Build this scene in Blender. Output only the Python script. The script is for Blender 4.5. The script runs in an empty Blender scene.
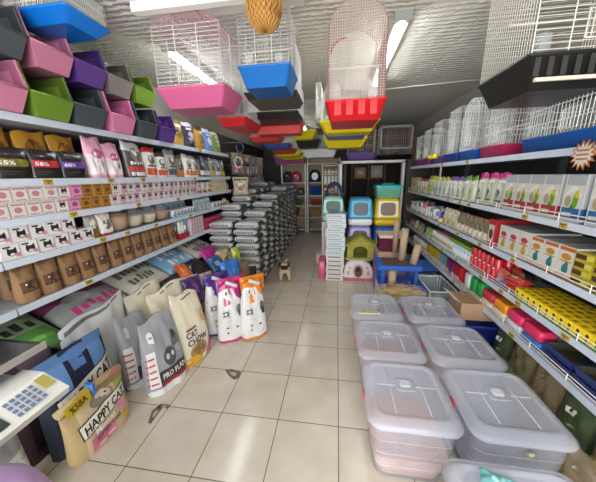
import bpy, math, random
from mathutils import Vector, Matrix
random.seed(7)
S = bpy.context.scene
COL = S.collection
# ------------------------------------------------------------------ camera
FPX, YAW, PITCH, ROLL, H = 259.53, 0.149, 0.245, -0.018, 1.587
fw = Vector((-math.sin(YAW)*math.cos(PITCH), math.cos(YAW)*math.cos(PITCH), -math.sin(PITCH)))
r0 = Vector((math.cos(YAW), math.sin(YAW), 0)); u0 = r0.cross(fw)
rt = math.cos(ROLL)*r0 + math.sin(ROLL)*u0
up = -math.sin(ROLL)*r0 + math.cos(ROLL)*u0
cd = bpy.data.cameras.new('camera'); cam = bpy.data.objects.new('camera', cd); COL.objects.link(cam)
m = Matrix((rt, up, -fw)).transposed().to_4x4(); m.translation = (0, 0, H)
cam.matrix_world = m
cd.sensor_fit = 'HORIZONTAL'; cd.sensor_width = 36; cd.lens = 36*FPX/596; cd.clip_start = 0.02; cd.clip_end = 60
S.camera = cam
# ------------------------------------------------------------------ daylight and exposure
w = bpy.data.worlds.new('world'); S.world = w; w.use_nodes = True
w.node_tree.nodes['Background'].inputs[0].default_value = (0.86, 0.93, 1.0, 1)
w.node_tree.nodes['Background'].inputs[1].default_value = 2.2
vs = S.view_settings; vs.view_transform = 'Standard'; vs.look = 'None'; vs.gamma = 1; vs.use_curve_mapping = False; vs.exposure = 0.8
S.display_settings.display_device = 'sRGB'
def area(name, loc, size, rot, power, col):
    l = bpy.data.lights.new(name, 'AREA'); l.shape = 'RECTANGLE'; l.size, l.size_y = size; l.energy = power; l.color = col
    o = bpy.data.objects.new(name, l); o.location = loc; o.rotation_euler = rot; COL.objects.link(o); return o
area('daylight_through_shopfront', (-0.2, -1.75, 1.45), (3.7, 2.3), (math.radians(90), 0, 0), 70, (0.93, 0.97, 1.0))
TUBE = 22.0      # strength of the fluorescent tubes

# ------------------------------------------------------------------ helpers
def lin(c):
    if isinstance(c, str):
        c = c.lstrip('#'); c = [int(c[i:i+2], 16)/255 for i in (0, 2, 4)]
    return tuple((x/12.92 if x <= 0.04045 else ((x+0.055)/1.055)**2.4) for x in c[:3])
def rayv(px, py): return fw + rt*((px-298)/FPX) - up*((py-241)/FPX)
O = Vector((0, 0, H))
def onx(px, py, X): v = rayv(px, py); return O + v*(X/v.x)
def ony(px, py, Y): v = rayv(px, py); return O + v*(Y/v.y)
def onz(px, py, Z): v = rayv(px, py); return O + v*((Z-H)/v.z)
XL, XR = -1.75, 1.3
def yL(px): return onx(px, 178, XL).y
def yR(px): return onx(px, 200, XR).y
ORD = 'first second third fourth fifth sixth seventh eighth ninth tenth eleventh twelfth thirteenth fourteenth fifteenth sixteenth seventeenth eighteenth nineteenth twentieth'.split()

class MB:
    def __init__(s): s.v = []; s.f = []; s.c = []; s.sm = []; s.M = None
    def vert(s, p):
        p = Vector(p)
        if s.M is not None: p = s.M @ p
        s.v.append(p); return len(s.v)-1
    def face(s, ids, c, sm=False): s.f.append(tuple(ids)); s.c.append(lin(c) if isinstance(c, str) else c); s.sm.append(sm)
    def quad(s, pts, c, sm=False): s.face([s.vert(p) for p in pts], c, sm)
    def box(s, lo, hi, c, top=None, taper=0.0, bevel=0):
        x0, y0, z0 = lo; x1, y1, z1 = hi; t = taper
        if bevel:
            return s.rbox(lo, hi, c, bevel)
        P = [(x0+t, y0+t, z0), (x1-t, y0+t, z0), (x1-t, y1-t, z0), (x0+t, y1-t, z0), (x0, y0, z1), (x1, y0, z1), (x1, y1, z1), (x0, y1, z1)]
        i = [s.vert(p) for p in P]
        for k, q in enumerate(((0, 3, 2, 1), (4, 5, 6, 7), (0, 1, 5, 4), (1, 2, 6, 5), (2, 3, 7, 6), (3, 0, 4, 7))):
            s.face([i[j] for j in q], top if (k == 1 and top) else c)
    def rbox(s, lo, hi, c, r, taper=0.0, n=3):      # vertical box with rounded corners and softened rims
        x0, y0, z0 = lo; x1, y1, z1 = hi
        levels = [(z0, r*0.5+taper), (z0+r*0.5, taper), (z1-r*0.5, 0.0), (z1, r*0.5)]
        rings = []
        for z, ins in levels:
            rings.append(s.ring(x0+ins, y0+ins, x1-ins, y1-ins, z, r, n))
        for a, b in zip(rings, rings[1:]):
            for k in range(len(a)): s.face((a[k], a[(k+1) % len(a)], b[(k+1) % len(a)], b[k]), c, True)
        s.face(rings[0][::-1], c); s.face(rings[-1], c)
    def ring(s, x0, y0, x1, y1, z, r, n=3):
        ids = []
        for cx, cy, a0 in ((x1-r, y1-r, 0), (x0+r, y1-r, 90), (x0+r, y0+r, 180), (x1-r, y0+r, 270)):
            for k in range(n+1):
                a = math.radians(a0+90*k/n); ids.append(s.vert((cx+r*math.cos(a), cy+r*math.sin(a), z)))
        return ids
    def skin(s, rings, c, caps=(False, False), sm=True):
        for a, b in zip(rings, rings[1:]):
            for k in range(len(a)): s.face((a[k], a[(k+1) % len(a)], b[(k+1) % len(a)], b[k]), c, sm)
        if caps[0]: s.face(rings[0][::-1], c)
        if caps[1]: s.face(rings[-1], c)
    def tube(s, pts, r, c, n=6, cap=True):
        pts = [Vector(p) for p in pts]; rings = []
        for i, p in enumerate(pts):
            d = (pts[min(i+1, len(pts)-1)]-pts[max(i-1, 0)]).normalized()
            a = Vector((0, 0, 1)) if abs(d.z) < 0.9 else Vector((1, 0, 0))
            x = d.cross(a).normalized(); y = d.cross(x)
            rr = r[i] if isinstance(r, (list, tuple)) else r
            rings.append([s.vert(p+x*(rr*math.cos(2*math.pi*k/n))+y*(rr*math.sin(2*math.pi*k/n))) for k in range(n)])
        s.skin(rings, c, (cap, cap), n > 4)
    def lathe(s, prof, c, n=16, at=(0, 0, 0), caps=(True, True)):
        rings = [[s.vert((at[0]+r*math.cos(2*math.pi*k/n), at[1]+r*math.sin(2*math.pi*k/n), at[2]+z)) for k in range(n)] for r, z in prof]
        if callable(c):
            for j, (a, b) in enumerate(zip(rings, rings[1:])):
                for k in range(n): s.face((a[k], a[(k+1) % n], b[(k+1) % n], b[k]), c(j, k), True)
            s.face(rings[0][::-1], c(0, 0)); s.face(rings[-1], c(len(prof)-2, 0))
        else: s.skin(rings, c, caps)
    def grid(s, fn, nu, nv, col, sm=True):
        ids = [[s.vert(fn(i/nu, j/nv)) for i in range(nu+1)] for j in range(nv+1)]
        for j in range(nv):
            for i in range(nu):
                c = col((i+.5)/nu, (j+.5)/nv) if callable(col) else col
                s.face((ids[j][i], ids[j][i+1], ids[j+1][i+1], ids[j+1][i]), c, sm)
    def decals(s, fn, items, asp=1.0):
        """fn(u,v,off)->point on the printed face; u,v in 0..1; asp = width/height of the face"""
        off = 0.0016
        for it in items:
            k = it[0]; c = it[-1]; off += 0.00035
            if k == 'r':
                _, a, b, a1, b1, _c = it
                s.grid(lambda u, v: fn(a+(a1-a)*u, b+(b1-b)*v, off), max(1, int(abs(a1-a)*20)), max(1, int(abs(b1-b)*16)), c, False)
            elif k == 'e':
                _, cu, cv, ru, rv, _c = it
                ids = [s.vert(fn(cu+ru*math.cos(t*math.pi/7), cv+rv*math.sin(t*math.pi/7), off)) for t in range(14)]
                m_ = s.vert(fn(cu, cv, off+0.0004))
                for t in range(14): s.face((ids[t], ids[(t+1) % 14], m_), c)
            elif k == 'p':
                P_ = it[1]
                if len(P_) == 4:
                    (a0, b0), (a1, b1), (a2, b2), (a3, b3) = P_
                    s.grid(lambda u, v: fn((a0*(1-u)+a1*u)*(1-v)+(a3*(1-u)+a2*u)*v, (b0*(1-u)+b1*u)*(1-v)+(b3*(1-u)+b2*u)*v, off), 14, 8, c, False)
                else: s.face([s.vert(fn(a, b, off)) for a, b in P_], c)
            elif k == 't':
                _, txt, u0_, v0_, hgt, wid, slope, _c = it; off += 0.0012
                if txt[0] == '~':      # print too blurred to read: a row of short strokes
                    for q in range(int(txt[1:])):
                        x0 = u0_+wid*q/int(txt[1:]); x1 = x0+wid*.62/int(txt[1:]); y0 = v0_+slope*(x0-u0_)+hgt*.08*(q % 3); hh_ = hgt*(.75 if q % 2 else .95)
                        s.grid(lambda u, v: fn(x0+(x1-x0)*u, y0+hh_*v, off), 2, 3, c, False)
                    continue
                vs_, fs_ = text_tris(txt)
                xm = max(p[0] for p in vs_) or 1; sx = wid/xm; sy = hgt/0.7
                ids = [s.vert(fn(u0_+p[0]*sx, v0_+p[1]*sy+slope*(p[0]*sx), off+0.0006)) for p in vs_]
                for f in fs_: s.face([ids[q] for q in f], c)
    def mesh(s, name):
        me = bpy.data.meshes.new(name); me.from_pydata([tuple(p) for p in s.v], [], s.f)
        at = me.color_attributes.new('Col', 'FLOAT_COLOR', 'CORNER')
        buf = []
        for f, c in zip(s.f, s.c): buf += [c[0], c[1], c[2], 1.0]*len(f)
        at.data.foreach_set('color', buf)
        me.polygons.foreach_set('use_smooth', s.sm)
        me.update(); return me
    def build(s, name, mat, parent=None, loc=None, rz=0.0):
        me = s.mesh(name); me.materials.append(mat)
        return link(name, me, parent, loc, rz)
def link(name, me, parent=None, loc=None, rz=0.0, rot=None):
    o = bpy.data.objects.new(name, me); COL.objects.link(o)
    if parent is not None: o.parent = parent
    if loc is not None: o.location = loc
    o.rotation_euler = rot if rot else (0, 0, rz)
    return o
_tc = {}
def text_tris(t):
    if t not in _tc:
        cu = bpy.data.curves.new('lettering', 'FONT'); cu.body = t; cu.offset = 0.022; cu.resolution_u = 2
        ob = bpy.data.objects.new('lettering', cu); COL.objects.link(ob)
        ev = ob.evaluated_get(bpy.context.evaluated_depsgraph_get()); me = ev.to_mesh()
        _tc[t] = ([tuple(v.co) for v in me.vertices], [tuple(p.vertices) for p in me.polygons])
        ev.to_mesh_clear(); bpy.data.objects.remove(ob); bpy.data.curves.remove(cu)
    return _tc[t]
def tag(o, label, cat, group=None, kind=None):
    if label: o['label'] = label
    if cat: o['category'] = cat
    if group: o['group'] = group
    if kind: o['kind'] = kind
    return o
def thing(name, label, cat, loc=(0, 0, 0), rz=0.0, group=None, rot=None):
    return tag(link(name, None, None, loc, rz, rot), label, cat, group)
def put(me, name, label, cat, group, loc, rz=0.0, rot=None):
    return tag(link(name, me, None, loc, rz, rot), label, cat, group)
def copy_tree(o, parent=None):
    c = o.copy(); COL.objects.link(c)
    if parent: c.parent = parent
    for ch in list(o.children): copy_tree(ch, c)
    return c
def struct(mb, name, mat): return tag(mb.build(name, mat), None, None, None, 'structure')

# ------------------------------------------------------------------ materials
def mat(name, rough=0.5, metal=0.0, coat=0.0, alpha=1.0, trans=None, bump=0.0, bscale=60, spec=0.5, emit=None, var=0.0, gain=1.0):
    m = bpy.data.materials.new(name); m.use_nodes = True; nt = m.node_tree; b = nt.nodes['Principled BSDF']
    a = nt.nodes.new('ShaderNodeAttribute'); a.attribute_name = 'Col'; csock = a.outputs['Color']
    if var:
        tc = nt.nodes.new('ShaderNodeTexCoord'); n = nt.nodes.new('ShaderNodeTexNoise'); n.inputs['Scale'].default_value = 9; n.inputs['Detail'].default_value = 4
        nt.links.new(tc.outputs['Object'], n.inputs['Vector'])
        mr = nt.nodes.new('ShaderNodeMapRange'); mr.inputs['To Min'].default_value = gain*(1-var); mr.inputs['To Max'].default_value = gain*(1+var)
        nt.links.new(n.outputs['Fac'], mr.inputs['Value'])
        mx = nt.nodes.new('ShaderNodeVectorMath'); mx.operation = 'SCALE'; nt.links.new(csock, mx.inputs[0]); nt.links.new(mr.outputs[0], mx.inputs['Scale']); csock = mx.outputs[0]
    nt.links.new(csock, b.inputs['Base Color'])
    b.inputs['Roughness'].default_value = rough; b.inputs['Metallic'].default_value = metal
    b.inputs['Coat Weight'].default_value = coat; b.inputs['Coat Roughness'].default_value = 0.15; b.inputs['Specular IOR Level'].default_value = spec
    if emit:
        b.inputs['Emission Color'].default_value = (*emit[0], 1); b.inputs['Emission Strength'].default_value = emit[1]
    if bump:
        tc = nt.nodes.new('ShaderNodeTexCoord'); n = nt.nodes.new('ShaderNodeTexNoise'); n.inputs['Scale'].default_value = bscale; n.inputs['Detail'].default_value = 3
        bp = nt.nodes.new('ShaderNodeBump'); bp.inputs['Strength'].default_value = bump; bp.inputs['Distance'].default_value = 0.01
        nt.links.new(tc.outputs['Object'], n.inputs['Vector']); nt.links.new(n.outputs['Fac'], bp.inputs['Height']); nt.links.new(bp.outputs[0], b.inputs['Normal'])
    if alpha < 1:
        t = nt.nodes.new('ShaderNodeBsdfTransparent'); mx = nt.nodes.new('ShaderNodeMixShader'); mx.inputs[0].default_value = alpha
        out = nt.nodes['Material Output']
        nt.links.new(t.outputs[0], mx.inputs[1]); nt.links.new(b.outputs[0], mx.inputs[2]); nt.links.new(mx.outputs[0], out.inputs['Surface'])
    return m
M_paper = mat('printed_card', 0.45, var=0.05, gain=0.78)
M_film = mat('printed_film', 0.28, coat=0.25, bump=0.45, bscale=11, var=0.04, gain=0.9)
M_matte = mat('matte_bag', 0.6, bump=0.6, bscale=8, var=0.06)
M_kraft = mat('kraft_paper', 0.75, bump=0.2, bscale=40, var=0.1)
M_plas = mat('moulded_plastic', 0.35, var=0.03)
M_shine = mat('shiny_plastic', 0.18, coat=0.4)
M_wire = mat('coated_wire', 0.4)
M_steel = mat('powder_coated_steel', 0.4, var=0.03)
M_wood = mat('raw_board', 0.6, bump=0.1, var=0.12)
M_cloth = mat('fabric', 0.9, bump=0.6, bscale=120, var=0.12)
M_clear = mat('clear_plastic', 0.14, alpha=0.17)
M_frost = mat('frosted_plastic', 0.25, coat=0.2, alpha=0.34)
M_lid = mat('frosted_lid', 0.22, coat=0.6, alpha=0.40, bump=0.05, bscale=12)
M_glass = mat('tank_glass', 0.06, alpha=0.22)
M_bagclear = mat('clear_film', 0.15, coat=0.6, alpha=0.45, bump=0.7, bscale=30)
M_grain = mat('grain_fill', 0.9, bump=1.0, bscale=160, var=0.3)
M_sisal = mat('sisal_rope', 0.9, bump=0.8, bscale=90, var=0.15)
M_fur = mat('short_fur', 0.85, bump=0.5, bscale=150, var=0.08)
M_tube = mat('lit_tube', 0.5, emit=((0.93, 0.97, 1.0), TUBE))
M_metal = mat('brushed_metal', 0.3, metal=0.9)

def nodes_mat(name):
    m = bpy.data.materials.new(name); m.use_nodes = True; return m, m.node_tree, m.node_tree.nodes['Principled BSDF']
def floor_mat():
    m, nt, b = nodes_mat('glazed_floor_tiles'); N = nt.nodes.new; L = nt.links.new
    geo = N('ShaderNodeNewGeometry'); sp = N('ShaderNodeSeparateXYZ'); L(geo.outputs['Position'], sp.inputs[0])
    def grout(out, off):
        a = N('ShaderNodeMath'); a.operation = 'SUBTRACT'; L(out, a.inputs[0]); a.inputs[1].default_value = off
        d = N('ShaderNodeMath'); d.operation = 'DIVIDE'; L(a.outputs[0], d.inputs[0]); d.inputs[1].default_value = 0.4
        f = N('ShaderNodeMath'); f.operation = 'PINGPONG'; L(d.outputs[0], f.inputs[0]); f.inputs[1].default_value = 0.5
        r = N('ShaderNodeMapRange'); L(f.outputs[0], r.inputs['Value']); r.inputs['From Min'].default_value = 0.0045; r.inputs['From Max'].default_value = 0.009
        fl = N('ShaderNodeMath'); fl.operation = 'FLOOR'; L(d.outputs[0], fl.inputs[0])
        return r.outputs[0], fl.outputs[0]
    gx, ix = grout(sp.outputs['X'], -0.761); gy, iy = grout(sp.outputs['Y'], 0.966)
    mn = N('ShaderNodeMath'); mn.operation = 'MINIMUM'; L(gx, mn.inputs[0]); L(gy, mn.inputs[1])
    cb = N('ShaderNodeCombineXYZ'); L(ix, cb.inputs[0]); L(iy, cb.inputs[1])
    wn = N('ShaderNodeTexWhiteNoise'); L(cb.outputs[0], wn.inputs['Vector'])
    no = N('ShaderNodeTexNoise'); no.inputs['Scale'].default_value = 5; no.inputs['Detail'].default_value = 6; L(geo.outputs['Position'], no.inputs['Vector'])
    ad = N('ShaderNodeMath'); ad.operation = 'MULTIPLY_ADD'; L(wn.outputs['Value'], ad.inputs[0]); ad.inputs[1].default_value = 0.25; L(no.outputs['Fac'], ad.inputs[2])
    cr = N('ShaderNodeValToRGB'); L(ad.outputs[0], cr.inputs[0])
    cr.color_ramp.elements[0].position = 0.3; cr.color_ramp.elements[0].color = (*lin('#c4b8a5'), 1)
    cr.color_ramp.elements[1].position = 0.9; cr.color_ramp.elements[1].color = (*lin('#d9cfbf'), 1)
    mx = N('ShaderNodeMix'); mx.data_type = 'RGBA'; L(mn.outputs[0], mx.inputs[0]); mx.inputs[6].default_value = (*lin('#6d6255'), 1); L(cr.outputs[0], mx.inputs[7])
    L(mx.outputs[2], b.inputs['Base Color'])
    bp = N('ShaderNodeBump'); bp.inputs['Strength'].default_value = 0.4; bp.inputs['Distance'].default_value = 0.003; L(mn.outputs[0], bp.inputs['Height']); L(bp.outputs[0], b.inputs['Normal'])
    b.inputs['Roughness'].default_value = 0.16
    return m
def ceil_mat():
    m, nt, b = nodes_mat('embossed_ceiling_tiles'); N = nt.nodes.new; L = nt.links.new
    geo = N('ShaderNodeNewGeometry')
    wv = N('ShaderNodeTexWave'); wv.bands_direction = 'Y'; wv.inputs['Scale'].default_value = 5.5; wv.inputs['Distortion'].default_value = 2.2; wv.inputs['Detail'].default_value = 0; wv.inputs['Detail Scale'].default_value = 6
    L(geo.outputs['Position'], wv.inputs['Vector'])
    vo = N('ShaderNodeTexVoronoi'); vo.feature = 'SMOOTH_F1'; vo.inputs['Scale'].default_value = 10; L(geo.outputs['Position'], vo.inputs['Vector'])
    ad = N('ShaderNodeMath'); ad.operation = 'MULTIPLY_ADD'; L(vo.outputs['Distance'], ad.inputs[0]); ad.inputs[1].default_value = 1.3; L(wv.outputs['Fac'], ad.inputs[2])
    sp = N('ShaderNodeSeparateXYZ'); L(geo.outputs['Position'], sp.inputs[0])
    outs = []
    for ax in ('X', 'Y'):
        f = N('ShaderNodeMath'); f.operation = 'PINGPONG'; L(sp.outputs[ax], f.inputs[0]); f.inputs[1].default_value = 0.25
        r = N('ShaderNodeMapRange'); L(f.outputs[0], r.inputs['Value']); r.inputs['From Max'].default_value = 0.006; outs.append(r.outputs[0])
    mn = N('ShaderNodeMath'); mn.operation = 'MINIMUM'; L(outs[0], mn.inputs[0]); L(outs[1], mn.inputs[1])
    sm = N('ShaderNodeMath'); sm.operation = 'MULTIPLY_ADD'; L(mn.outputs[0], sm.inputs[0]); sm.inputs[1].default_value = 0.6; L(ad.outputs[0], sm.inputs[2])
    bp = N('ShaderNodeBump'); bp.inputs['Strength'].default_value = 0.55; bp.inputs['Distance'].default_value = 0.016; L(sm.outputs[0], bp.inputs['Height']); L(bp.outputs[0], b.inputs['Normal'])
    b.inputs['Base Color'].default_value = (*lin('#d0ccc0'), 1); b.inputs['Roughness'].default_value = 0.7
    return m
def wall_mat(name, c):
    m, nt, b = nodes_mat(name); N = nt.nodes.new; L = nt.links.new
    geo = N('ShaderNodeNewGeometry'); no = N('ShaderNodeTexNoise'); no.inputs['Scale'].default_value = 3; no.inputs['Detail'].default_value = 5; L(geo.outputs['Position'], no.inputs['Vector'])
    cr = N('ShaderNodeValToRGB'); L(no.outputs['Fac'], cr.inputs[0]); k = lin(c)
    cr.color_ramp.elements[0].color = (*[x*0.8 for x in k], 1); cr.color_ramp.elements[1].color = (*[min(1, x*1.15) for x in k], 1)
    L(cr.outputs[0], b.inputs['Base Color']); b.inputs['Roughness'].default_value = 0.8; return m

# ------------------------------------------------------------------ room shell
WL, WR, YB, YF, ZC = -2.22, 1.78, 8.0, -1.9, 2.68
b = MB(); b.box((WL-.2, YF-.2, -.15), (WR+.2, YB+.2, 0), '#c8bfb0'); floor = struct(b, 'floor', floor_mat())
b = MB(); b.box((WL-.2, YF-.2, ZC), (WR+.2, YB+.2, ZC+.15), '#b9b5a8'); struct(b, 'ceiling', ceil_mat())
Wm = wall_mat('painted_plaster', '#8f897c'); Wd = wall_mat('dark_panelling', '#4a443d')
b = MB(); b.box((WL-.15, YF, 0), (WL, YB, ZC), '#888888'); struct(b, 'wall_left', Wm)
b = MB(); b.box((WR, YF, 0), (WR+.15, YB, ZC), '#888888'); struct(b, 'wall_right', Wm)
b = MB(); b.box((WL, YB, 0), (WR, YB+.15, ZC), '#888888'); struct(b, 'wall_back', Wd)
b = MB(); b.box((WL, YF-.15, 0), (WL+.25, YF, ZC), '#888888'); b.box((WR-.25, YF-.15, 0), (WR, YF, ZC), '#888888'); b.box((WL+.25, YF-.15, 2.45), (WR-.25, YF, ZC), '#888888'); struct(b, 'wall_front', Wm)
b = MB(); b.box((WL, YF, 0.0), (WL+.02, YB, .09), '#6b6258'); struct(b, 'baseboard_left', M_plas)
b = MB(); b.box((WR-.02, YF, 0.0), (WR, YB, .09), '#6b6258'); struct(b, 'baseboard_right', M_plas)
# dim store room partition and its white door frame (straight ahead)
YD = 5.2
b = MB()
b.box((0.14, YD+.01, 0), (.17, YB, 1.84), '#2c2824'); b.box((1.28, YD+.03, 0), (WR, YD+.09, 1.84), '#3a352f')
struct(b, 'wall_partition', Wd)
b = MB()
for x0, x1 in ((0.05, .095), (1.185, 1.23)): b.box((x0, YD-.03, 0), (x1, YD+.07, 1.83), '#d9cfce')
b.box((.05, YD-.03, 1.80), (1.23, YD+.07, 1.845), '#d9cfce')
struct(b, 'door_1', M_plas)
# thin conduit along the ceiling and the shopfront roller box
b = MB(); b.tube([(0.55, 3.9, ZC-.012), (1.7, 3.75, ZC-.012)], .008, '#dad7cc'); struct(b, 'trim_1', M_plas)
# worn chips in the floor tiles (dark mortar showing)
def chip(pts, name='tile_chip'):
    b = MB(); g = [onz(x, y, 0) for x, y in pts]; c = sum(g, Vector())/len(g)
    b.face([b.vert((p.x, p.y, .0012)) for p in g][::-1], '#6a6052')
    b.face([b.vert((c.x+(p.x-c.x)*.45, c.y+(p.y-c.y)*.4, .0018)) for p in g][::-1], '#b5aa98')
    o = b.build(name, M_matte, floor); return o
chip([(225, 370), (232, 369), (241, 372), (239, 378), (234, 380), (229, 376)])
chip([(148, 423), (152, 411), (158, 406), (164, 406), (158, 414), (151, 424)])
chip([(157, 409), (160, 404), (171, 405), (168, 409), (162, 407)])

# ------------------------------------------------------------------ fluorescent ceiling lamps
def lamp(x, y0, y1, label, name='ceiling_lamp'):
    t = thing(name, label, 'ceiling lamp', (x, (y0+y1)/2, ZC), 0, 'fluorescent ceiling lamps'); L = (y1-y0)/2
    b = MB(); b.box((-.045, -L, -.05), (.045, L, 0), '#e8e8e4'); b.box((-.06, -L-.01, -.065), (.06, -L+.03, 0), '#8f8f8a'); b.box((-.06, L-.03, -.065), (.06, L+.01, 0), '#8f8f8a'); b.build('housing', M_plas, t)
    b = MB(); b.tube([(0, -L+.03, -.068), (0, L-.03, -.068)], .02, '#ffffff', 8); b.build('tube', M_tube, t)
    return t
lamp(-1.42, 2.32, 3.55, 'lit fluorescent lamp seen through the pink-trayed hanging cage')
lamp(.435, 2.2, 3.55, 'lit fluorescent lamp beside the domed red-trayed cage')
lamp(-.55, -.9, .35, 'fluorescent lamp above the doorway end of the aisle')
lamp(-.75, 5.2, 6.4, 'fluorescent lamp deep in the shop above the sack stacks')
# white casing crossing the ceiling at the top of the picture
t = thing('air_duct', 'long white casing fixed across the ceiling above the pink-trayed cage', 'duct', (0, 0, 0))
p0, p1 = onz(141, 9, 2.62), onz(300, -6, 2.62)
b = MB(); b.box((-1.24, 1.76, 2.61), (-.22, 1.90, ZC-.001), '#dedcd2', '#dedcd2'); b.build('casing', M_plas, t)
b = MB(); b.box((-1.26, 1.71, 2.575), (-.2, 1.76, 2.63), '#f0eee4'); b.build('front_rail', M_plas, t)

# ------------------------------------------------------------------ shop shelving
LIP = '#ccd4e0'
def shelving(side, name, label, zs, seams, base_z, depth=.42, fence=False):
    """side +1: faces +x (stands on the left wall), -1: faces -x"""
    X = XL if side > 0 else XR
    t = thing(name, label, 'shelving', (X-side*depth/2, (seams[0]+seams[-1])/2, 0)); ox, oy = t.location.x, t.location.y
    def bx(b, xa, xb, y0, y1, z0, z1, c, top=None):      # xa, xb measured from the front edge inwards
        q = sorted((X-side*xa, X-side*xb)); b.box((q[0]-ox, y0-oy, z0), (q[1]-ox, y1-oy, z1), c, top)
    b = MB(); bx(b, depth, depth+.015, seams[0], seams[-1], 0, max(zs)+.02, '#3b3936'); b.build('back_panel', M_steel, t)
    b = MB(); bx(b, (.01 if side < 0 else depth-.06), depth, seams[0], seams[-1], 0.0, base_z, '#c2c6cb'); b.build('base_plinth', M_steel, t)
    for y in seams:
        b = MB(); bx(b, depth-.05, depth, y-.015, y+.015, 0, max(zs)+.03, '#4a4a48'); b.build('upright', M_steel, t)
    for z in zs:
        for a, c in zip(seams, seams[1:]):
            b = MB(); bx(b, .012, depth, a+.004, c-.004, z-.03, z-.005, '#a9aeb5'); bx(b, .0, .012, a+.005, c-.005, z-.042, z, LIP)
            sb = b.build('shelf_board', M_steel, t)
            if fence and z in fence:
                f = MB()
                for dz in (.022, .044):
                    q = X+side*.0; f.tube([(q-ox, a+.02-oy, z+dz), (q-ox, c-.02-oy, z+dz)], .003, '#f2e8da', 4)
                n = max(2, int((c-a)/.3))
                for k in range(n+1):
                    yy = a+.02+(c-a-.04)*k/n; f.tube([(X-ox, yy-oy, z-.002), (X-ox, yy-oy, z+.046)], .0035, '#f2e8da', 4)
                fo = f.build('wire_guard', M_wire, sb)
    return t
LZ = dict(s1=1.95, s2=1.60, s3=1.385, s4=1.165, s5=.895)
RZ = dict(s1=1.715, s2=1.305, s3=.975, s4=.695, s5=.44)
shelving(1, 'shop_shelving', 'long pale steel shelving of cat food with five shelves opposite the bird-food shelving', list(LZ.values()), [.05, 1.07, 2.12, 3.17, 4.22], .12)
shelving(-1, 'shop_shelving', 'long pale steel shelving of bird food with wire guards, behind the clear bins', list(RZ.values()), [.83, 2.33, 3.84, 5.1], .07, fence=(RZ['s2'], RZ['s3'], RZ['s4'], RZ['s5']))
# ------------------------------------------------------------------ packaging makers
def bagfn(w, h, t, mode='stand', seed=0, wr=0.004, pinch=0.0):
    rs = random.Random(seed); a1, a2, a3, a4 = [rs.uniform(0, 6.28) for _ in range(4)]
    sk, dr = rs.uniform(-.08, .08), rs.uniform(-.05, .05)
    def g(v):
        v = min(1.0, max(0.0, v))
        if mode == 'stand': return max(.05, (1-v**2.4)**.85)
        if mode == 'gusset': return max(.06, (1-v**5)**.8)
        return max(.06, (1-abs(2*v-1)**2.8)**.6)
    def F(u, v, side=-1, off=0.0):
        W = w/2*(1+.02*math.sin(5*v+a1)-(0.03*math.sin(math.pi*v) if mode != 'gusset' else 0))
        if mode == 'stand' and v < .08: W *= .94+.06*v/.08
        W *= 1-pinch*min(1, max(0, v))**2.6
        D = t/2*g(v); k = max(0, 1-abs(u)**3)**.5
        y = D*k+off + wr*min(1, 2.5*g(v))*k*(math.sin(7*u+9*v+a2)+.7*math.sin(11*v-5*u+a3)+.5*math.sin(15*u+a4))
        if mode == 'stand' and wr > .0025:
            vv = min(1, max(0, v))**3; return Vector((u*W+sk*w*vv, side*y, v*h+h*vv*(dr*u+.025*math.sin(4*u+a1))))
        return Vector((u*W, side*y, v*h))
    return F
def bag(w, h, t, body, items=(), mode='stand', seed=0, wr=0.004, n=12, back=None, side=None, crimp=None, asp=None, lying=False, pinch=0.0):
    """one filled bag; body colour or function (u,v)->colour"""
    F = bagfn(w, h, t, mode, seed, wr, pinch); b = MB()
    if lying: b.M = Matrix.Translation((0, -h/2, t/2)) @ Matrix.Rotation(-math.pi/2, 4, 'X')
    us = [math.sin((i/n-.5)*math.pi) for i in range(n+1)]
    for sd in (-1, 1):
        ids = [[b.vert(F(u, j/n, sd)) for u in us] for j in range(n+1)]
        for j in range(n):
            for i in range(n):
                v = (j+.5)/n
                c = body((us[i]+us[i+1])/2, v) if callable(body) else body
                if side and (i == 0 or i == n-1): c = side
                if back and sd > 0: c = back
                if crimp and v > .93: c = crimp
                f = (ids[j][i], ids[j][i+1], ids[j+1][i+1], ids[j+1][i])
                b.face(f if sd < 0 else f[::-1], c, True)
    b.face([b.vert(F(u, 0, -1)) for u in us][::-1]+[b.vert(F(u, 0, 1)) for u in us], back or (body if not callable(body) else body(0, 0)))
    b.decals(lambda u, v, off: F(2*u-1, v, -1, off), items)
    return b
def card(w, h, d, body, items=(), top=None, topitems=(), sides=None):
    b = MB(); b.box((-w/2, -d/2, 0), (w/2, d/2, h), body, top)
    if items: b.decals(lambda u, v, off: Vector(((u-.5)*w, -d/2-off, v*h)), items)
    if topitems: b.decals(lambda u, v, off: Vector(((u-.5)*w, (v-.5)*d, h+off)), topitems)
    if sides:
        b.decals(lambda u, v, off: Vector((-w/2-off, (.5-u)*d, v*h)), sides); b.decals(lambda u, v, off: Vector((w/2+off, (u-.5)*d, v*h)), sides)
    return b
def can(r, h, body, items=(), lid='#c9c9c9', n=12):
    b = MB(); b.lathe([(r*.9, 0), (r, .004), (r, h-.004), (r*.93, h)], body, n)
    b.lathe([(r*.9, 0), (r*.88, .002)], lid, n, (0, 0, h))
    b.decals(lambda u, v, off: Vector((math.sin((u-.5)*2.4)*(r+off), -math.cos((u-.5)*2.4)*(r+off), v*h)), items)
    return b
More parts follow.
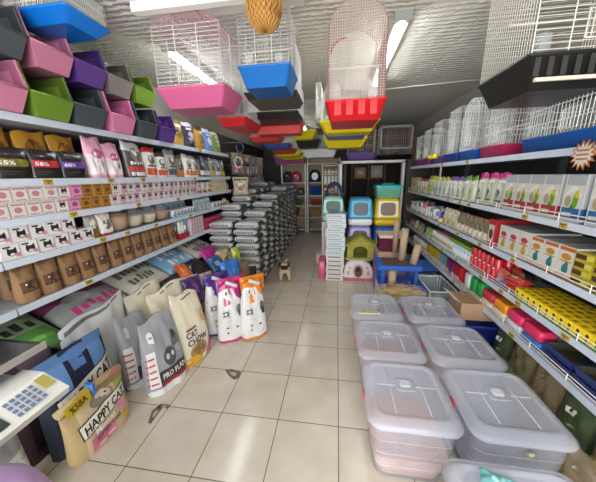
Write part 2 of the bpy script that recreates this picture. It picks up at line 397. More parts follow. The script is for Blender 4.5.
def line_up(mesh_of, name, cat, label, group, side, z, y0, n, pitch, inset, layers=1, lh=0, jit=.004, rows=1, rowgap=0, where=''):
    """n products shoulder to shoulder along a shelf; label has {o} for the ordinal counted from the shop-door end"""
    X = (XL if side > 0 else XR)
    for L_ in range(layers):
        for r_ in range(rows):
            for i in range(n):
                o_ = ORD[i]
                lb = label.format(o=o_, l=('lower' if L_ == 0 else 'upper'), r=('front', 'second', 'third', 'fourth', 'fifth')[r_])
                me = mesh_of(i, L_) if callable(mesh_of) else mesh_of
                put(me, name, lb, cat, group, (X-side*(inset+r_*rowgap)+random.uniform(-jit, jit), y0+i*pitch+random.uniform(-jit, jit)*.3, z+L_*lh), side*math.pi/2+random.uniform(-.03, .03))
def mk(b, name, m): me = b.mesh(name); me.materials.append(m); return me
CAT_FACE = lambda u, v, s=1.0, c='#2c2826': [('e', u, v, .16*s, .13*s, c), ('p', [(u-.15*s, v+.05*s), (u-.13*s, v+.2*s), (u-.03*s, v+.11*s)], c), ('p', [(u+.03*s, v+.11*s), (u+.13*s, v+.2*s), (u+.15*s, v+.05*s)], c), ('e', u, v-.06*s, .08*s, .05*s, '#e8e0da')]
def specks(n, seed, box=(.1, .1, .9, .9), cols=('#333333',), s=(.05, .03)):
    rs = random.Random(seed); out = []
    for _ in range(n):
        a = rs.uniform(box[0], box[2]-s[0]); c = rs.uniform(box[1], box[3]-s[1]); out.append(('r', a, c, a+s[0]*rs.uniform(.5, 1.4), c+s[1], rs.choice(cols)))
    return out

# ================================================================== LEFT SHELVING
# --- top shelf: open-front stacking bins
def scoop_bin(c, ci, name='stacking_bin'):
    """bin 0.27 wide, 0.36 deep, open top, front wall cut low"""
    w, d, h, lo = .25, .36, .268, .125; t = .006
    b = MB()
    # local: x width, -y is the front; outer shell with slanting walls
    def wall(P, col):
        ids = [b.vert(p) for p in P]; b.face(ids, col)
    x0, x1 = -w/2, w/2; k = .034
    B = [(x0+k, -d/2+k, 0), (x1-k, -d/2+k, 0), (x1-k, d/2-k, 0), (x0+k, d/2-k, 0)]
    def shell(ins, z0, col, flip):
        q = [(x0+k+ins, -d/2+k+ins, z0), (x1-k-ins, -d/2+k+ins, z0), (x1-k-ins, d/2-k-ins, z0), (x0+k+ins, d/2-k-ins, z0)]
        fl, fr = (x0+ins, -d/2+ins, lo), (x1-ins, -d/2+ins, lo)
        ml, mr = (x0+ins, -d/2+.012+ins, lo+.008), (x1-ins, -d/2+.012+ins, lo+.008)
        tl, tr = (x0+ins, -d/2+.04+ins, h), (x1-ins, -d/2+.04+ins, h); bl, br = (x0+ins, d/2-ins, h), (x1-ins, d/2-ins, h)
        faces = [[q[0], q[1], fr, fl], [q[1], q[2], br, tr, mr, fr], [q[3], q[0], fl, ml, tl, bl], [q[2], q[3], bl, br], [q[0], q[3], q[2], q[1]]]
        for f in faces: wall(f[::-1] if flip else f, col)
        return [fl, fr, mr, tr, br, bl, tl, ml]
    a = shell(0, 0, c, False); i = shell(t, t, ci, True)
    for n_ in range(8):
        m_ = (n_+1) % 8; wall([a[n_], a[m_], i[m_], i[n_]], c)
    b.tube([a[0], a[1]], .006, c, 6); b.tube([a[1], a[2], a[3], a[4]], .006, c, 6); b.tube([a[0], a[7], a[6], a[5]], .006, c, 6)
    return b.mesh(name)
BIN = {}
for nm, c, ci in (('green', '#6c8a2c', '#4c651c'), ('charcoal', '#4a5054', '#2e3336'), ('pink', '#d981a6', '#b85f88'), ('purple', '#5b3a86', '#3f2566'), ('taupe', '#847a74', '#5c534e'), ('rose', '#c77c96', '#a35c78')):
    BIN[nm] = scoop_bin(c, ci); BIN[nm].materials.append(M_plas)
bins = [('green', 1.50, 0, 'lime green open-front stacking bin, the nearest bin in the lower row'),
        ('charcoal', 1.75, 0, 'charcoal open-front bin between the lime green and bright pink bins'),
        ('pink', 2.04, 0, 'bright pink open-front bin in the lower row beside the charcoal one'),
        ('charcoal', 2.33, 0, 'small-looking charcoal bin between the bright pink and lower purple bins'),
        ('purple', 2.62, 0, 'purple open-front bin at the far end of the lower row'),
        ('rose', 1.575, 1, 'dusty pink open-front bin in the upper row under the blue cage tray'),
        ('purple', 1.83, 1, 'purple open-front bin in the upper row beside the dusty pink one'),
        ('taupe', 2.09, 1, 'taupe grey open-front bin in the upper row past the purple bin'),
        ('green', 2.36, 1, 'green open-front bin at the far end of the upper row'),
        ('rose', 1.24, 0, 'dusty pink bin cut by the left edge, next to the lime green bin'),
        ('charcoal', 1.31, 1, 'charcoal bin cut by the left edge above the lime green bin')]
for nm, y, lv, lb in bins:
    put(BIN[nm], 'stacking_bin', lb, 'storage bin', 'open-front stacking bins on the top shelf', (XL-.125+(-.012 if lv else 0), y, LZ['s1']+.002+lv*.283), math.pi/2)
# --- top shelf, far end: tall sacks of seed and sand
tops = [('#c7a24a', '#7c5a22', 'mustard'), ('#2f2b3a', '#c9c4d8', 'black'), ('#b98a2a', '#5a3b14', 'golden'), ('#5f84c4', '#dfe6f2', 'light blue'), ('#8a9a34', '#dfe0c0', 'olive green')]
for i, (c, c2, nm) in enumerate(tops):
    me = mk(bag(.21, .29, .12, lambda u, v, c=c, c2=c2: c2 if v > .86 else c, [('e', .5, .45, .3, .2, c2), ('r', .2, .7, .8, .78, '#e9e4da')]+specks(6, i, (.2, .08, .8, .25), (c2,)), 'stand', i), 'top_bag', M_film)
    put(me, 'litter_bag', f'{nm} bag standing on the top shelf past the stacked bins', 'bag', 'bags at the far end of the top shelf', (XL-.08, 2.93+i*.25, LZ['s1']+.001), math.pi/2+random.uniform(-.1, .1))

# --- second shelf (s2)
z2 = LZ['s2']+.001
for i, (pct, col, nm) in enumerate((('55%', '#8a8436', 'olive'), ('58%', '#c5303c', 'red'), ('60%', '#6a45a8', 'violet'))):
    it = [('r', .06, .38, .78, .62, col), ('e', .78, .5, .1, .12, col), ('t', pct, .1, .44, .12, .38, 0, '#f2efe8'), ('e', .93, .5, .05, .1, '#7c2a30'), ('r', .12, .74, .7, .79, '#4c463f'), ('r', .12, .2, .6, .24, '#4c463f'), ('r', .12, .12, .45, .15, '#4c463f')]
    me = mk(bag(.185, .17, .08, '#24211f', it, 'gusset', i, .002), 'percent_bag', M_film)
    put(me, 'dog_food_bag', f'black bag with the white lettering {pct} on {nm} band', 'bag', 'black percentage bags on the second shelf', (XL-.055, (1.26, 1.435, 1.61)[i], z2), math.pi/2)
    it = [('e', .5, .6, .3, .25, '#8c5a1c'), ('e', .35, .5, .14, .14, '#4c2c10'), ('e', .62, .68, .12, .1, '#e4c27a'), ('r', .1, .1, .9, .2, '#7a3a12')]
    me = mk(bag(.185, .29, .11, lambda u, v: '#c98f2c' if v > .5 else '#a5661c', it, 'stand', i+9, .004), 'orange_bag', M_film)
    put(me, 'dog_food_bag', f'tall amber bag behind the black bag with the {nm} band', 'bag', 'amber bags on the second shelf', (XL-.20, (1.29, 1.49, 1.69)[i], z2), math.pi/2)
for i in (0, 1, 2):
    put(me, 'dog_food_bag', f'amber bag lying back in the dark, {("first", "second", "third")[i]} behind the amber row', 'bag', 'amber bags at the back of the second shelf', (XL-.33, (1.22, 1.42, 1.61)[i], z2), math.pi/2)
pk = [('r', .1, .12, .9, .5, '#efe4e6'), ('e', .5, .6, .3, .12, '#c24f8c'), ('e', .45, .32, .16, .13, '#d9cfc8'), ('e', .6, .34, .1, .08, '#6a5650'), ('t', '~3', .3, .57, .07, .4, 0, '#ffffff')]
for i in range(2):
    me = mk(bag(.15, .29 if i == 0 else .265, .1, lambda u, v: '#e3a5bc' if v > .55 or v < .1 else '#f0d6de', pk, 'stand', i+20, .004), 'pink_bag', M_film)
    put(me, 'kitten_food_bag', ('taller pale pink kitten food bag next to the amber bags', 'shorter pale pink kitten food bag next to the grey pouch')[i], 'bag', 'pale pink bags on the second shelf', (XL-.06, 1.80+i*.155, z2), math.pi/2)
rf = [('r', .05, .18, .95, .32, '#c94a4a'), ('r', .1, .05, .9, .16, '#efeae4'), ('e', .5, .66, .28, .2, '#8b8784'), ('e', .45, .7, .12, .1, '#e8e4e0'), ('t', '~6', .15, .37, .1, .7, 0, '#f4f0ea')]
me = mk(bag(.21, .295, .11, lambda u, v: '#d9d6d2' if v > .78 else '#57534f', rf, 'stand', 31, .004), 'grey_pouch', M_film)
put(me, 'cat_food_bag', 'wide grey and black bag with white print beside the pink bags', 'bag', None, (XL-.06, 2.185, z2), math.pi/2)
y = 2.385
row2 = [('#e9e4de', '#d0562a', 'white and orange bag with red top', '#c03028', .28), ('#e6e2dc', '#d0562a', 'white and orange bag, lower than its neighbour', '#5a4a44', .24), ('#b9b6b4', '#5e5a66', 'grey cat food bag', '#8e8a90', .285),
        ('#8a8478', '#c9732a', 'brown and grey bag', '#6a5a4a', .24), ('#eae2d8', '#d9702a', 'white bag with amber lower band', '#d0d0d4', .26), ('#e8e0d4', '#cf6626', 'second white bag with amber lower band', '#d0d0d4', .25),
        ('#3c3a44', '#d8d4d0', 'black bag with white front', '#24222a', .27), ('#6f7482', '#c9c8cc', 'slate bag', '#5a5f70', .26), ('#b0a58c', '#c9a83a', 'beige bag with yellow print', '#8a8270', .26), ('#8d9398', '#d7d4cf', 'pale grey bag', '#b0b4b8', .25), ('#a99f90', '#d8b04a', 'tan bag at the far end', '#8c8478', .24)]
for i, (c, c2, nm, ct, hh) in enumerate(row2):
    it = [('r', .08, .08, .92, .3, c2), ('e', .5, .58, .26, .16, '#6b625c'), ('e', .5, .62, .14, .09, '#e3ded8'), ('r', .2, .36, .8, .41, '#4a4440')]
    wd = .155
    me = mk(bag(wd, hh, .1, lambda u, v, c=c, ct=ct: ct if v > .8 else c, it, 'stand', 40+i, .004), 'small_bag', M_film)
    put(me, 'cat_food_bag', f'{nm}, {ORD[i]} past the wide grey bag', 'bag', 'cat food bags on the second shelf', (XL-.06+random.uniform(-.01, .01), y+i*.163, z2), math.pi/2+random.uniform(-.1, .1))
# dark row of stock behind them
me = mk(bag(.15, .29, .1, '#6b655f', [('r', .1, .2, .9, .7, '#8d8780')], 'stand', 77, .004), 'back_bag', M_film)
for i in range(12):
    put(me, 'cat_food_bag', f'grey-brown bag in the back row of the second shelf, {ORD[i]} from the doorway end', 'bag', 'back row bags on the second shelf', (XL-.24, 1.98+i*.18, z2), math.pi/2)

# --- third shelf (s3): two layers of sachet cartons and cans
z3 = LZ['s3']+.001
def carton(body, face, accent, w=.078, h=.085, seed=0, cat=True):
    it = [('r', .06, .06, .94, .94, face)]+(CAT_FACE(.5, .52, 1.5) if cat else [('e', .5, .5, .26, .2, accent)])+[('r', .1, .8, .9, .9, accent), ('r', .15, .1, .8, .17, accent)]
    return mk(card(w, h, .09, body, it, sides=[('r', .1, .1, .9, .9, face)]), 'carton', M_paper)
Cw = carton('#efe7e2', '#f4eeea', '#d47a86'); Cr = carton('#ece4df', '#efe6e0', '#d08e90', cat=False); Cp = carton('#e38fb4', '#eaa0c0', '#b0508a', cat=False); Cy = carton('#c99a4a', '#b9803a', '#7a4a1c', cat=False); Cb = carton('#e9e1dc', '#e6c3cf', '#c45a78')
seq = [Cr, Cr, Cr, Cr, Cw, Cp, Cy, Cy, Cy]+[Cw, Cb]*8
nmz = ['white carton with red mark']*4+['white cat carton']+['bright pink carton']+['amber carton']*3+['white carton with black cat', 'pink-edged carton with black cat']*8
sizes = [1.125+.082*i for i in range(25)]
for L_ in range(2):
    for i in range(25):
        put(seq[i], 'cat_food_carton', f'{nmz[i]}, {("lower", "upper")[L_]} layer of third shelf, place {ORD[i] if i < 20 else ORD[i-20]+" beyond twentieth"} from doorway', 'carton', 'small cat food cartons on the third shelf', (XL-.055+random.uniform(-.004, .004), sizes[i]+.03*L_, z3+L_*.0865), math.pi/2+random.uniform(-.04, .04))
rc = mk(card(.13, .06, .09, '#e6e0da', [('e', .3, .5, .18, .3, '#c0343c'), ('e', .7, .4, .2, .3, '#c0343c'), ('r', .1, .75, .9, .9, '#f4f0ec')]), 'tin_tray', M_paper)
for i in range(3):
    put(rc, 'treat_tray', f'white and red treat tray on the third shelf, {ORD[i]} from the cat cartons', 'carton', 'red and white treat trays', (XL-.055, 3.20+i*.14, z3), math.pi/2)
    put(Cr, 'cat_food_carton', f'red-marked white carton on top of the {ORD[i]} treat tray', 'carton', 'cartons on treat trays', (XL-.055, 3.20+i*.14, z3+.061), math.pi/2)
yb = mk(bag(.12, .18, .07, '#a87f2c', [('r', .1, .1, .9, .5, '#d6b55c')], 'stand', 5), 'yellow_bag', M_film)
for i in range(4): put(yb, 'treat_bag', f'dark yellow treat bag behind the treat trays, {ORD[i]} from the cartons', 'bag', 'dark yellow treat bags', (XL-.17, 3.16+i*.13, z3), math.pi/2)
tc = mk(can(.033, .045, '#d9c07a', [('r', .1, .2, .9, .7, '#efe8da'), ('e', .5, .5, .15, .25, '#6b3f1c')]), 'small_tin', M_paper)
for i in range(7):
    for k in range(4):
        put(tc, 'food_tin', f'yellow and white tin, column {ORD[i]}, {("bottom", "second", "third", "top")[k]} of four, third shelf', 'tin', 'stacked yellow tins', (XL-.045, 3.63+i*.07, z3+k*.0455), math.pi/2)
for i in range(1): pass
vb = mk(bag(.09, .15, .05, '#c9a0a4', [('e', .5, .5, .3, .2, '#f0e6e0'), ('r', .1, .75, .9, .9, '#a02c38')], 'stand', 8), 'pink_snack', M_film)
put(vb, 'treat_bag', 'small pink treat bag at the far end of the third shelf', 'bag', None, (XL-.05, 4.14, z3), math.pi/2)

# --- fourth shelf (s4)
z4 = LZ['s4']+.001
Cc = mk(card(.088, .088, .09, '#efe9e6', [('r', .04, .05, .96, .95, '#f6f1ee')]+CAT_FACE(.55, .45, 1.7)+[('r', .12, .78, .5, .88, '#3a3634'), ('r', .7, .15, .92, .4, '#d98aa0')], sides=CAT_FACE(.5, .5, 1.5)), 'cat_carton', M_paper)
for L_ in range(2):
    for i in range(6 if L_ == 0 else 5):
        put(Cc, 'cat_food_carton', f'white carton with black cat on the fourth shelf, {("lower", "upper")[L_]} layer, {ORD[i]} from the doorway end', 'carton', 'white black-cat cartons on the fourth shelf', (XL-.055, 1.125+i*.092-.03*L_+random.uniform(-.003, .003), z4+L_*.089), math.pi/2+random.uniform(-.06, .06))
gb = mk(bag(.1, .17, .07, lambda u, v: '#8a6a2c' if v < .5 else '#b9b2a4', [('e', .5, .6, .25, .2, '#efe8da')], 'stand', 3), 'treat_pouch', M_film)
wb = mk(bag(.125, .18, .07, lambda u, v: '#b82c34' if v > .88 or v < .08 else '#efe9e2', [('e', .5, .45, .3, .22, '#8a8078'), ('e', .55, .4, .14, .12, '#4a3c34')], 'stand', 4), 'treat_pouch', M_film)
put(gb, 'treat_bag', 'gold and grey treat pouch beside the black-cat cartons', 'bag', None, (XL-.06, 1.66, z4), math.pi/2)
put(gb, 'treat_bag', 'gold and grey pouch standing behind the white red-topped pouch', 'bag', None, (XL-.15, 1.58, z4), math.pi/2)
put(wb, 'treat_bag', 'white pouch with red top and dog picture by the clear jars', 'bag', None, (XL-.06, 1.775, z4), math.pi/2)
def jar(label, y, r, fill, cap, lidc='#d9d9d9', x=.1):
    t = thing('treat_jar', label, 'jar', (XL-x, y, z4), 0, 'round clear jars of treats')
    b = MB(); b.lathe([(r*.55, 0), (r*.85, .02), (r, .07), (r*.97, .1), (r*.8, .14), (r*.5, .16), (r*.5, .172)], '#d8dad8', 18, caps=(True, False)); b.build('jar_body', M_clear, t)
    b = MB(); b.lathe([(r*.5, .003), (r*.8, .022), (r*.95, .07), (r*.9, cap)], fill, 16); b.build('treats', M_grain, t)
    b = MB(); b.lathe([(r*.54, .165), (r*.55, .18), (r*.5, .184)], lidc, 16); b.build('lid', M_plas, t)
jar('wide clear jar of brown treats on the fourth shelf', 1.93, .095, '#a8764c', .13)
jar('clear jar of cream treats, middle of the three clear jars', 2.12, .085, '#d9c39a', .10)
jar('clear jar of pale treats, farther of the cream-filled jars', 2.30, .085, '#dcc8a0', .09)
jar('clear jar with a red lid beyond the cream jars', 2.49, .08, '#b58058', .1, '#b52c30')
wt = mk(can(.03, .075, '#e6e8ea', [('r', .1, .15, .9, .5, '#4fa0b4'), ('r', .2, .6, .8, .8, '#c46a72')], '#f0f0f0'), 'white_tub', M_paper)
for r_ in range(2):
    for i in range(7):
        put(wt, 'supplement_tub', f'small white and teal tub, {ORD[i]} past the jars, {("front", "back")[r_]} row', 'tub', 'white and teal tubs on the fourth shelf', (XL-.045-.07*r_, 2.64+i*.068, z4), math.pi/2)
cb = mk(bag(.1, .16, .05, '#b4bcc0', [('e', .5, .5, .3, .25, '#7fb0c4'), ('r', .2, .75, .8, .88, '#e8e8e8')], 'stand', 6), 'blister', M_film)
for i in range(4): put(cb, 'treat_bag', f'pale blue-grey treat pouch on the fourth shelf, {ORD[i]} past the teal tubs', 'bag', 'pale pouches on the fourth shelf', (XL-.06, 3.15+i*.11, z4), math.pi/2)
for i in range(5): put(cb, 'treat_bag', f'pale pouch behind the teal tubs, {ORD[i]} from the red-lidded jar', 'bag', 'pale pouches behind the tubs', (XL-.22, 2.68+i*.11, z4), math.pi/2)
wbx = mk(card(.1, .07, .1, '#ece8e6', [('r', .05, .1, .95, .35, '#8e4a58'), ('e', .5, .6, .2, .2, '#4a4448')]), 'white_box', M_paper)
for i in range(4): put(wbx, 'treat_box', f'low white box with maroon strip, {ORD[i]} past the pale pouches', 'carton', 'low white boxes on the fourth shelf', (XL-.06, 3.60+i*.105, z4), math.pi/2)
for i in range(4): put(tc, 'food_tin', f'yellow tin at the far end of the fourth shelf, {ORD[i]} past the white boxes', 'tin', 'tins at the end of the fourth shelf', (XL-.05, 3.985+i*.068 if i < 3 else 4.02, z4+(0 if i < 3 else .0455)), math.pi/2)

# --- fifth shelf (s5): kraft pouches with windows
z5 = LZ['s5']+.001
def kraft():
    b = bag(.120, .21, .085, lambda u, v: '#8f6c48' if v < .9 else '#7d5c3c', [('r', .14, .28, .86, .6, '#543626')]+specks(9, 5, (.16, .3, .84, .58), ('#7a5238', '#6a4632', '#3f281c'), (.07, .05))+[('e', .32, .52, .05, .03, '#d8c0a8')], 'stand', 2, .003)
    return mk(b, 'kraft_pouch', M_kraft)
KR = kraft()
for i in range(12):
    put(KR, 'kraft_pouch', f'brown kraft pouch with dark window on the fifth shelf, {ORD[i]} from the doorway end', 'pouch', 'kraft pouches on the fifth shelf', (XL-.06, 1.175+i*.127+random.uniform(-.004, .004), z5), math.pi/2+random.uniform(-.04, .04))
    if i % 2 == 0: put(KR, 'kraft_pouch', f'kraft pouch in the shade behind the {ORD[i]} front pouch of the fifth shelf', 'pouch', 'rear kraft pouches on the fifth shelf', (XL-.19, 1.2+i*.127, z5), math.pi/2)
# red crate with bottles, pink cartons, magenta cartons
t = thing('display_tray', 'small red tray of squeeze bottles next to the kraft pouches', 'display tray', (XL-.08, 2.79, z5))
b = MB(); b.box((-.06, -.09, 0), (.06, .09, .06), '#c22434', '#5c1018', .006); b.build('tray_box', M_plas, t)
for i, c in enumerate(('#efe9c8', '#3f9ab4', '#e0dcd6', '#d9583c', '#4aa0b8', '#efe6b0')):
    put(mk(can(.02, .14, c, [('r', .1, .2, .9, .6, '#f2eee8')], '#e9e9e9'), 'squeeze_bottle', M_plas), 'squeeze_bottle', f'{("cream", "teal", "white", "orange", "blue", "pale yellow")[i]} bottle standing in the small red tray', 'bottle', 'bottles in the small red tray', (XL-.055-.05*(i % 2), 2.73+.06*(i//2), z5+.062))
pb = mk(card(.058, .052, .07, '#e9d0d6', [('r', .1, .15, .9, .8, '#f4ecea'), ('e', .5, .5, .22, .28, '#d06a86')]), 'pink_box', M_paper)
for i in range(5):
    for k in range(4):
        put(pb, 'treat_box', f'little pink and white box, column {ORD[i]}, {("bottom", "second", "third", "top")[k]} of four, fifth shelf', 'carton', 'stacked pink and white boxes', (XL-.04, 2.935+i*.061, z5+k*.0525), math.pi/2)
mb_ = mk(card(.06, .075, .09, '#c2245c', [('r', .1, .6, .9, .85, '#e06a94'), ('r', .15, .15, .8, .4, '#8e1440')]), 'magenta_box', M_paper)
for i in range(8):
    for k in range(2):
        put(mb_, 'treat_box', f'magenta box on the fifth shelf, {("lower", "upper")[k]} layer, {ORD[i]} past the pink boxes', 'carton', 'magenta boxes on the fifth shelf', (XL-.05, 3.28+i*.068, z5+k*.0755), math.pi/2)

# ================================================================== RIGHT SHELVING
# second shelf: boxes with a budgerigar
r2 = RZ['s2']+.001
def bird_box(base, deck='#e2e2e0', wide=1.0):
    it = [('r', 0, .78, 1, 1, '#b9bcc0'), ('r', .04, .06, .96, .78, '#e6e1d8'), ('p', [(.04, .6), (.5, .78), (.96, .6), (.96, .52), (.5, .68), (.04, .5)], '#f6f2ea'),
          ('r', .04, .06, .96, .3, base), ('e', .66, .46, .14, .17, '#79a824'), ('e', .7, .6, .1, .09, '#e3d53a'), ('p', [(.5, .4), (.62, .3), (.42, .2)], '#4a7a20'), ('e', .3, .44, .16, .12, '#b8a888'), ('r', .1, .12, .6, .2, '#e9e4dc'), ('r', 0, 0, .06, 1, '#f2f0ec')]
    return mk(card(.124*wide, .262, .15, '#d6d6d6', it, '#c3c6ca', sides=[('r', 0, .05, 1, .3, base)]), 'bird_food_box', M_paper)
BR, BB, BN = bird_box('#b8323c'), bird_box('#2f6fae'), bird_box('#a88a5c')
cols = [BN, BN, BB, BB, BR, BR, BR, BR]; cn = ['tan', 'tan', 'blue', 'blue', 'red', 'red', 'red', 'red']
ys = [1.24, 1.37, 1.51, 1.68, 1.84, 1.97, 2.10, 2.235]
for i, y in enumerate(ys):
    put(cols[i], 'bird_food_box', f'budgerigar food box with {cn[i]} base, {ORD[7-i]} nearest after the pink-topped pouches', 'carton', 'budgerigar food boxes on the second bird shelf', (XR+.09, y, r2), -math.pi/2)
    put(BN, 'bird_food_box', f'budgerigar box in the back row behind the {ORD[7-i]} front box', 'carton', 'back row budgerigar boxes', (XR+.26, y, r2), -math.pi/2)
def seedbag(name, body, topc, acc, w, h, seed):
    it = [('e', .5, .5, .3, .2, '#ece8dc'), ('e', .5, .4, .14, .12, acc), ('r', .15, .7, .85, .78, '#f4f0e6'), ('r', .2, .12, .8, .2, acc)]
    return mk(bag(w, h, .08, lambda u, v: topc if v > .82 else body, it, 'stand', seed, .003), name, M_film)
pp = seedbag('seed_bag', '#b9c0a4', '#d8388a', '#5a6078', .14, .28, 1); pg = seedbag('seed_bag', '#c9d0b0', '#7aa04a', '#6a9a3a', .13, .25, 2); pv = seedbag('seed_bag', '#cfd2b4', '#7a5aa8', '#5a8ab0', .12, .24, 3); pw = seedbag('seed_bag', '#c4ccb4', '#e3df6a', '#3a7ac0', .12, .24, 4); py_ = seedbag('seed_bag', '#b6c63a', '#e6d83a', '#3a8a3a', .12, .25, 5); pr = seedbag('seed_bag', '#c9bca0', '#c03040', '#4a7a4a', .1, .2, 6)
rowb = [(pp, 'pink-topped seed pouch')]*3+[(pg, 'green-topped seed pouch')]*2+[(pv, 'violet-topped seed pouch')]*3+[(pw, 'pale yellow-topped seed pouch')]*4+[(py_, 'lime yellow seed pouch')]*2+[(pr, 'small red-topped seed pouch')]*5
y = 2.43; cnt = {}
for me, nm in rowb:
    cnt[nm] = cnt.get(nm, 0)+1
    put(me, 'seed_bag', f'{ORD[cnt[nm]-1]} {nm} beyond the budgerigar boxes', 'bag', 'seed pouches on the second bird shelf', (XR+.07+random.uniform(-.01, .01), y, r2), -math.pi/2+random.uniform(-.1, .1))
    y += .147 if me is pp or me is pg else .125
jt = mk(can(.04, .11, '#b9a070', [('r', .1, .2, .9, .7, '#d9c8a0'), ('e', .5, .45, .15, .2, '#7a4a2c')], '#d8d0c0'), 'seed_jar', M_paper)
for i in range(5):
    for k in range(2):
        put(jt, 'seed_jar', f'beige seed jar, {("lower", "upper")[k]} of its stack, {ORD[i]} past the red-topped pouches', 'jar', 'stacked seed jars at the far end', (XR+.07, 4.72+i*.083, r2+k*.111), -math.pi/2)
# third shelf
r3 = RZ['s3']+.001
def rbox(w, h, d, body, edge, acc, pic, seed, name='bird_food_box'):
    it = [('r', .05, .05, .95, .95, body), ('r', .05, .86, .95, .97, edge), ('e', .5, .68, .3, .1, acc), ('e', .55, .3, .2, .16, pic), ('e', .6, .45, .11, .08, pic), ('r', .15, .52, .85, .56, acc), ('r', 0, 0, 1, .07, edge)]
    return mk(card(w, h, d, body, it, '#b5b1aa', sides=[('r', 0, 0, 1, .07, edge), ('r', .1, .3, .9, .7, '#dcd8d0')]), name, M_paper)
W3 = rbox(.115, .20, .30, '#ece9e4', '#e8e2d8', '#c8483c', '#d8b81e', 1); W3o = rbox(.112, .19, .30, '#efece4', '#d8722a', '#d8962a', '#2a8a8c', 2)
for i in range(3): put(W3, 'bird_food_box', f'white box with yellow canary picture, {("nearest to", "second from", "farthest from")[i]} the orange-edged boxes', 'carton', 'white canary boxes', (XR+.18, 2.005+i*.118, r3), -math.pi/2)
for i in range(3): put(W3o, 'bird_food_box', f'white box with orange edge and teal parrot, {("nearest to", "second from", "farthest from")[2-i]} the canary boxes', 'carton', 'orange-edged parrot boxes', (XR+.18, 1.65+i*.117, r3), -math.pi/2)
yp = mk(card(.11, .045, .2, '#cdb92a', [('r', .05, .2, .6, .8, '#5a3a2a'), ('r', .6, .2, .95, .8, '#e8dc5a')], '#c9c04a', [('r', .1, .1, .9, .9, '#d9cf3a'), ('r', .2, .2, .8, .5, '#5c6a2a')]), 'yellow_pack', M_paper)
for i in range(3):
    for k in range(4): put(yp, 'cracker_pack', f'flat yellow and brown pack, {("bottom", "second", "third", "top")[k]} of four, {ORD[2-i]} stack beside the parrot boxes', 'carton', 'stacked yellow cracker packs', (XR+.125, 1.30+i*.12, r3+k*.0455), -math.pi/2+random.uniform(-.05, .05))
rb = mk(card(.1, .225, .30, '#c3282e', [('r', .1, .15, .9, .8, '#e9d8cc'), ('e', .5, .45, .28, .2, '#7a3a2a')], '#c3282e', [('r', .1, .15, .9, .8, '#d8a890')]), 'red_box', M_paper)
put(rb, 'bird_food_box', 'red box with brown picture standing beside the white canary boxes', 'carton', None, (XR+.17, 2.395, r3), -math.pi/2)
kb = mk(bag(.085, .2, .06, lambda u, v: '#8f6f5a' if v > .45 else '#b7a68a', [('r', .15, .1, .85, .4, '#e2dccc'), ('r', .15, .55, .85, .8, '#6a7a5a')], 'gusset', 7), 'kraft_seed', M_film)
for i in range(7): put(kb, 'seed_bag', f'tall brown and beige seed pack, {ORD[i]} beyond the red box on the third bird shelf', 'bag', 'brown seed packs', (XR+.06, 2.50+i*.09, r3), -math.pi/2+random.uniform(-.1, .1))
wbag = seedbag('seed_bag', '#cdbf98', '#e6dcc0', '#8a6a3a', .12, .2, 9)
for i in range(3): put(wbag, 'seed_bag', f'cream clear-topped seed bag, {ORD[i]} past the brown packs on the third bird shelf', 'bag', 'cream seed bags', (XR+.07, 3.18+i*.13, r3), -math.pi/2)
small = [('#e3df3a', 'yellow', .05), ('#7a6ab0', 'lilac', .12), ('#e8e6e0', 'white', .14), ('#5aa6b4', 'teal', .16), ('#d9d6d0', 'pearl', .15), ('#e9e9e6', 'white-capped', .13), ('#c94a5a', 'crimson', .18), ('#cfd4d4', 'silver', .17), ('#3f8a9a', 'petrol', .18), ('#e4dfd2', 'ivory', .16), ('#b08a5a', 'tan', .15), ('#d8c8a8', 'sand', .15), ('#a0a890', 'sage', .14)]
for i, (c, nm, hh) in enumerate(small):
    me = mk(can(.042, hh, c, [('r', .1, .2, .9, .55, '#efebe4'), ('e', .5, .4, .2, .12, '#8a5a4a')], '#f2f0ea'), 'care_bottle', M_plas)
    put(me, 'care_bottle', f'{nm} care bottle beyond the cream seed bags on the third bird shelf', 'bottle', 'care bottles on the third bird shelf', (XR+.06, 3.56+i*.112, r3), -math.pi/2)
    put(me, 'care_bottle', f'{nm} care bottle in the row behind its front twin on the third bird shelf', 'bottle', 'rear care bottles on the third bird shelf', (XR+.17, 3.60+i*.112, r3), -math.pi/2)
# fourth shelf
r4 = RZ['s4']+.001
def yellow_box():
    it = [('r', .06, .32, .94, .95, '#ffe01a'), ('e', .5, .68, .2, .14, '#3a2a1a'), ('e', .5, .74, .07, .05, '#c03024'), ('p', [(.3, .15), (.7, .15), (.5, .5)], '#2f8a3a'), ('r', 0, 0, 1, .13, '#2f7a3a')]
    return mk(card(.052, .075, .05, '#fadc1c', it, '#f0cc1a', [('r', .25, .2, .75, .8, '#a5861c')]), 'vitamin_box', M_paper)
YB = yellow_box(); YB.materials.clear(); YB.materials.append(M_plas)
for r_ in range(5):
    for i in range(14):
        put(YB, 'vitamin_box', f'small yellow box with green foot, {("front", "second", "third", "fourth", "fifth")[r_]} row, {ORD[i]} from the doorway end of its block', 'carton', 'block of small yellow boxes on the fourth bird shelf', (XR+.036+r_*.053, 1.235+i*.0545, r4), -math.pi/2)
rp = mk(bag(.16, .1, .05, '#c33a34', [('r', .1, .2, .9, .4, '#e9c8b8'), ('e', .5, .65, .2, .15, '#e8a030')], 'pillow', 3, .003, lying=True), 'red_packet', M_film)
for k in range(3): put(rp, 'snack_packet', f'red packet lying beside the yellow block, {("bottom", "middle", "top")[k]} of three', 'packet', 'red packets beside the yellow boxes', (XR+.08, 2.06, r4+k*.034), -math.pi/2+.1*k)
op = mk(bag(.14, .13, .07, lambda u, v: '#cf6a4a' if v > .5 else '#6a6aa0', [('e', .5, .5, .3, .25, '#c8a0a8')], 'stand', 4), 'orange_packet', M_film)
